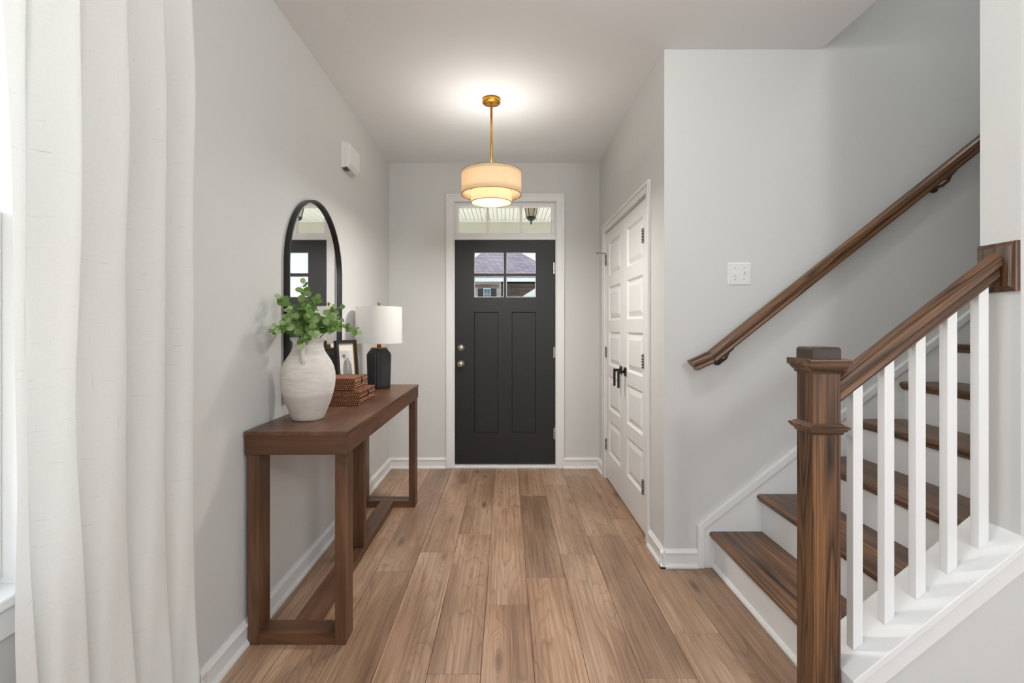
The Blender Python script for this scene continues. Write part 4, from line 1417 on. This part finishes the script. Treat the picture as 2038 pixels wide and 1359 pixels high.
MB().lathe([(0.0, 2.425), (0.006, 2.43), (0.011, 2.445), (0.007, 2.458), (0.012, 2.466), (0.03, 2.474), (0.05, 2.492), (0.055, 2.508), (0.05, 2.512), (0.0, 2.512)], (GX, GY, 0), 24).build('bottom_bowl', 'black_metal', ln)
MB().lathe([(0.0, 2.660), (0.088, 2.660), (0.092, 2.668), (0.06, 2.70), (0.03, 2.715), (0.03, H - 0.008), (0.0, H - 0.008)], (GX, GY, 0), 24).build('roof_cap', 'black_metal', ln)
MB().tube([(GX, GY, 2.51), (GX, GY, 2.62)], 0.012, 10).build('candle_tube', 'bronze', ln)

# ------------------------------------------------------------------ outside: ground, neighbour's house, sapling
m, nt, b = new_mat('lawn_grass')
nz = noise(nt, coords(nt), 3.0, 5, 0.7)
nt.links.new(ramp(nt, nz, [(0.3, srgb(150, 150, 128)), (0.7, srgb(176, 172, 150))]), b.inputs['Base Color'])
b.inputs['Roughness'].default_value = 1.0
struct(MB().box(-60, 60, -60, 90, -0.5, -0.3).build('ground', m), 'lawn and street around the house', 'ground')

HY = 25.0
hs = thing('house', (0.0, HY, -0.3), 'brick house with hipped shingle roof across the street', 'house')
m, nt, b = new_mat('roof_shingles')
bt = N(nt, 'ShaderNodeTexBrick')
bt.inputs['Scale'].default_value = 1.0
bt.inputs['Color1'].default_value = srgb(158, 140, 142)
bt.inputs['Color2'].default_value = srgb(122, 106, 110)
bt.inputs['Mortar'].default_value = srgb(74, 62, 68)
bt.inputs['Mortar Size'].default_value = 0.012
bt.inputs['Brick Width'].default_value = 0.3
bt.inputs['Row Height'].default_value = 0.13
tc = N(nt, 'ShaderNodeTexCoord')
sp_ = N(nt, 'ShaderNodeSeparateXYZ'); nt.links.new(tc.outputs['Object'], sp_.inputs[0])
cb = N(nt, 'ShaderNodeCombineXYZ')
nt.links.new(mth(nt, 'ADD', sp_.outputs['X'], sp_.outputs['Y']), cb.inputs[0]); nt.links.new(sp_.outputs['Z'], cb.inputs[1])
nt.links.new(cb.outputs[0], bt.inputs['Vector'])
pat = ramp(nt, noise(nt, coords(nt, (0.5, 0.5, 1.0)), 1.0, 2), [(0.45, (0.9, 0.9, 0.95)), (0.68, (1.25, 1.0, 0.95))])
nt.links.new(mixc(nt, 1.0, bt.outputs['Color'], pat, 'MULTIPLY'), b.inputs['Base Color'])
b.inputs['Roughness'].default_value = 0.95
M['shingle'] = m
def brick_mat(name, c1, c2, mo):
    m, nt, b = new_mat(name)
    bt = N(nt, 'ShaderNodeTexBrick')
    bt.inputs['Scale'].default_value = 1.0
    bt.inputs['Color1'].default_value = c1; bt.inputs['Color2'].default_value = c2; bt.inputs['Mortar'].default_value = mo
    bt.inputs['Mortar Size'].default_value = 0.01
    bt.inputs['Brick Width'].default_value = 0.22; bt.inputs['Row Height'].default_value = 0.075
    tc = N(nt, 'ShaderNodeTexCoord')
    sp = N(nt, 'ShaderNodeSeparateXYZ'); nt.links.new(tc.outputs['Object'], sp.inputs[0])
    cb = N(nt, 'ShaderNodeCombineXYZ')
    nt.links.new(mth(nt, 'ADD', sp.outputs['X'], sp.outputs['Y']), cb.inputs[0]); nt.links.new(sp.outputs['Z'], cb.inputs[1])
    nt.links.new(cb.outputs[0], bt.inputs['Vector'])
    nt.links.new(bt.outputs['Color'], b.inputs['Base Color'])
    b.inputs['Roughness'].default_value = 0.9
    return m
bk = brick_mat('pinkish_brick', srgb(196, 176, 170), srgb(170, 148, 142), srgb(210, 204, 198))
bkd = brick_mat('brown_brick', srgb(120, 100, 86), srgb(92, 76, 66), srgb(150, 140, 130))
GTR = 3.55
MB().box(-2.4, -0.25, HY, HY + 8, -0.3, GTR).build('front_wall', bk, hs)
MB().box(-0.25, 2.7, HY + 1.2, HY + 8, -0.3, GTR).build('recessed_wall', bkd, hs)
mb = MB()
ex0, ex1, ey0, ey1, zr = -2.8, 3.05, HY - 0.45, HY + 8.5, GTR + 0.12
rise = 2.6
mb.add([(ex0, ey0, zr), (ex1, ey0, zr), (ex1, ey1, zr), (ex0, ey1, zr), (ex0 + 2.17, (ey0 + ey1) / 2, zr + rise), (ex1 - 3.4, (ey0 + ey1) / 2, zr + rise)],
       [(0, 1, 5, 4), (1, 2, 5), (2, 3, 4, 5), (3, 0, 4), (3, 2, 1, 0)])
mb.build('roof', 'shingle', hs)
mb = MB()
mb.box(ex0, ex1, ey0 - 0.1, ey0 + 0.02, zr - 0.17, zr + 0.0)
mb.build('gutter', 'soffit', hs)
hw = MB().box(-1.13, -0.78, HY - 0.06, HY, 2.35, 3.22).build('window', 'trim', hs)
for i in range(2):
    for j in range(3):
        MB().box(-1.10 + i * 0.155, -0.965 + i * 0.155, HY - 0.075, HY - 0.06, 2.40 + j * 0.265, 2.64 + j * 0.265).build('pane', plain('dark_pane', srgb(96, 116, 124), 0.2) if (i + j) == 0 else bpy.data.materials['dark_pane'], hw)
for xx in (-1.42, -0.76):
    MB().box(xx, xx + 0.27, HY - 0.05, HY, 2.3, 3.2).build('shutter', 'black_frame', hs)
mb = MB()
for i in range(14):
    xx = -1.75 + i * 0.1
    MB().box(xx, xx + 0.075, HY - 0.03, HY, 3.24, 3.40).build('soldier_brick', bkd, hs)
# pale gable of a low garage in front, right
gr = thing('garage', (2.6, 20, -0.3), 'pale low garage gable across the street, lower right pane', 'garage')
MB().box(0.95, 5.4, 20.2, 24, -0.3, 2.6).build('garage_wall', 'soffit', gr)
mb = MB()
mb.prism([(0.70, 2.52), (3.1, 4.0), (5.6, 2.52)], 'Y', 20.0, 24.2)
mb.build('garage_roof', 'soffit', gr)

# sapling by the porch
sa = thing('sapling', (-0.62, 10.0, -0.3), 'slender young tree with bright green leaves outside the door', 'tree')
tk = MB().tube([(-0.85, 10, -0.3), (-0.82, 10.0, 1.2), (-0.80, 10.02, 2.2), (-0.78, 10, 3.1)], [0.03, 0.025, 0.018, 0.006], 8).build('trunk', 'stem', sa)
ar = random.Random(9)
ml = plain('bright_leaf', srgb(150, 190, 60), 0.6, var=0.15)
for k in range(110):
    z = ar.uniform(1.5, 3.2)
    a = ar.uniform(0, 2 * PI)
    rr = ar.uniform(0.05, 0.26)
    c = Vector((-0.80 + rr * math.cos(a), 10 + rr * math.sin(a), z))
    if k < 60:
        d = Vector((ar.uniform(-1, 1), ar.uniform(-1, 1), ar.uniform(-0.8, 0.4))).normalized()
        u = d.cross(Vector((0.3, 0.2, 1))).normalized()
        s = 0.045
        nrm = d.cross(u)
        pts = [c, c + d * s * 0.5 + u * s * 0.3, c + d * s + nrm * 0.004, c + d * s * 0.5 - u * s * 0.3]
        MB().add(pts + [p + nrm * 0.0015 for p in pts], [(0, 1, 2, 3), (7, 6, 5, 4), (0, 4, 5, 1), (1, 5, 6, 2), (2, 6, 7, 3), (3, 7, 4, 0)]).build('leaf', ml, tk)
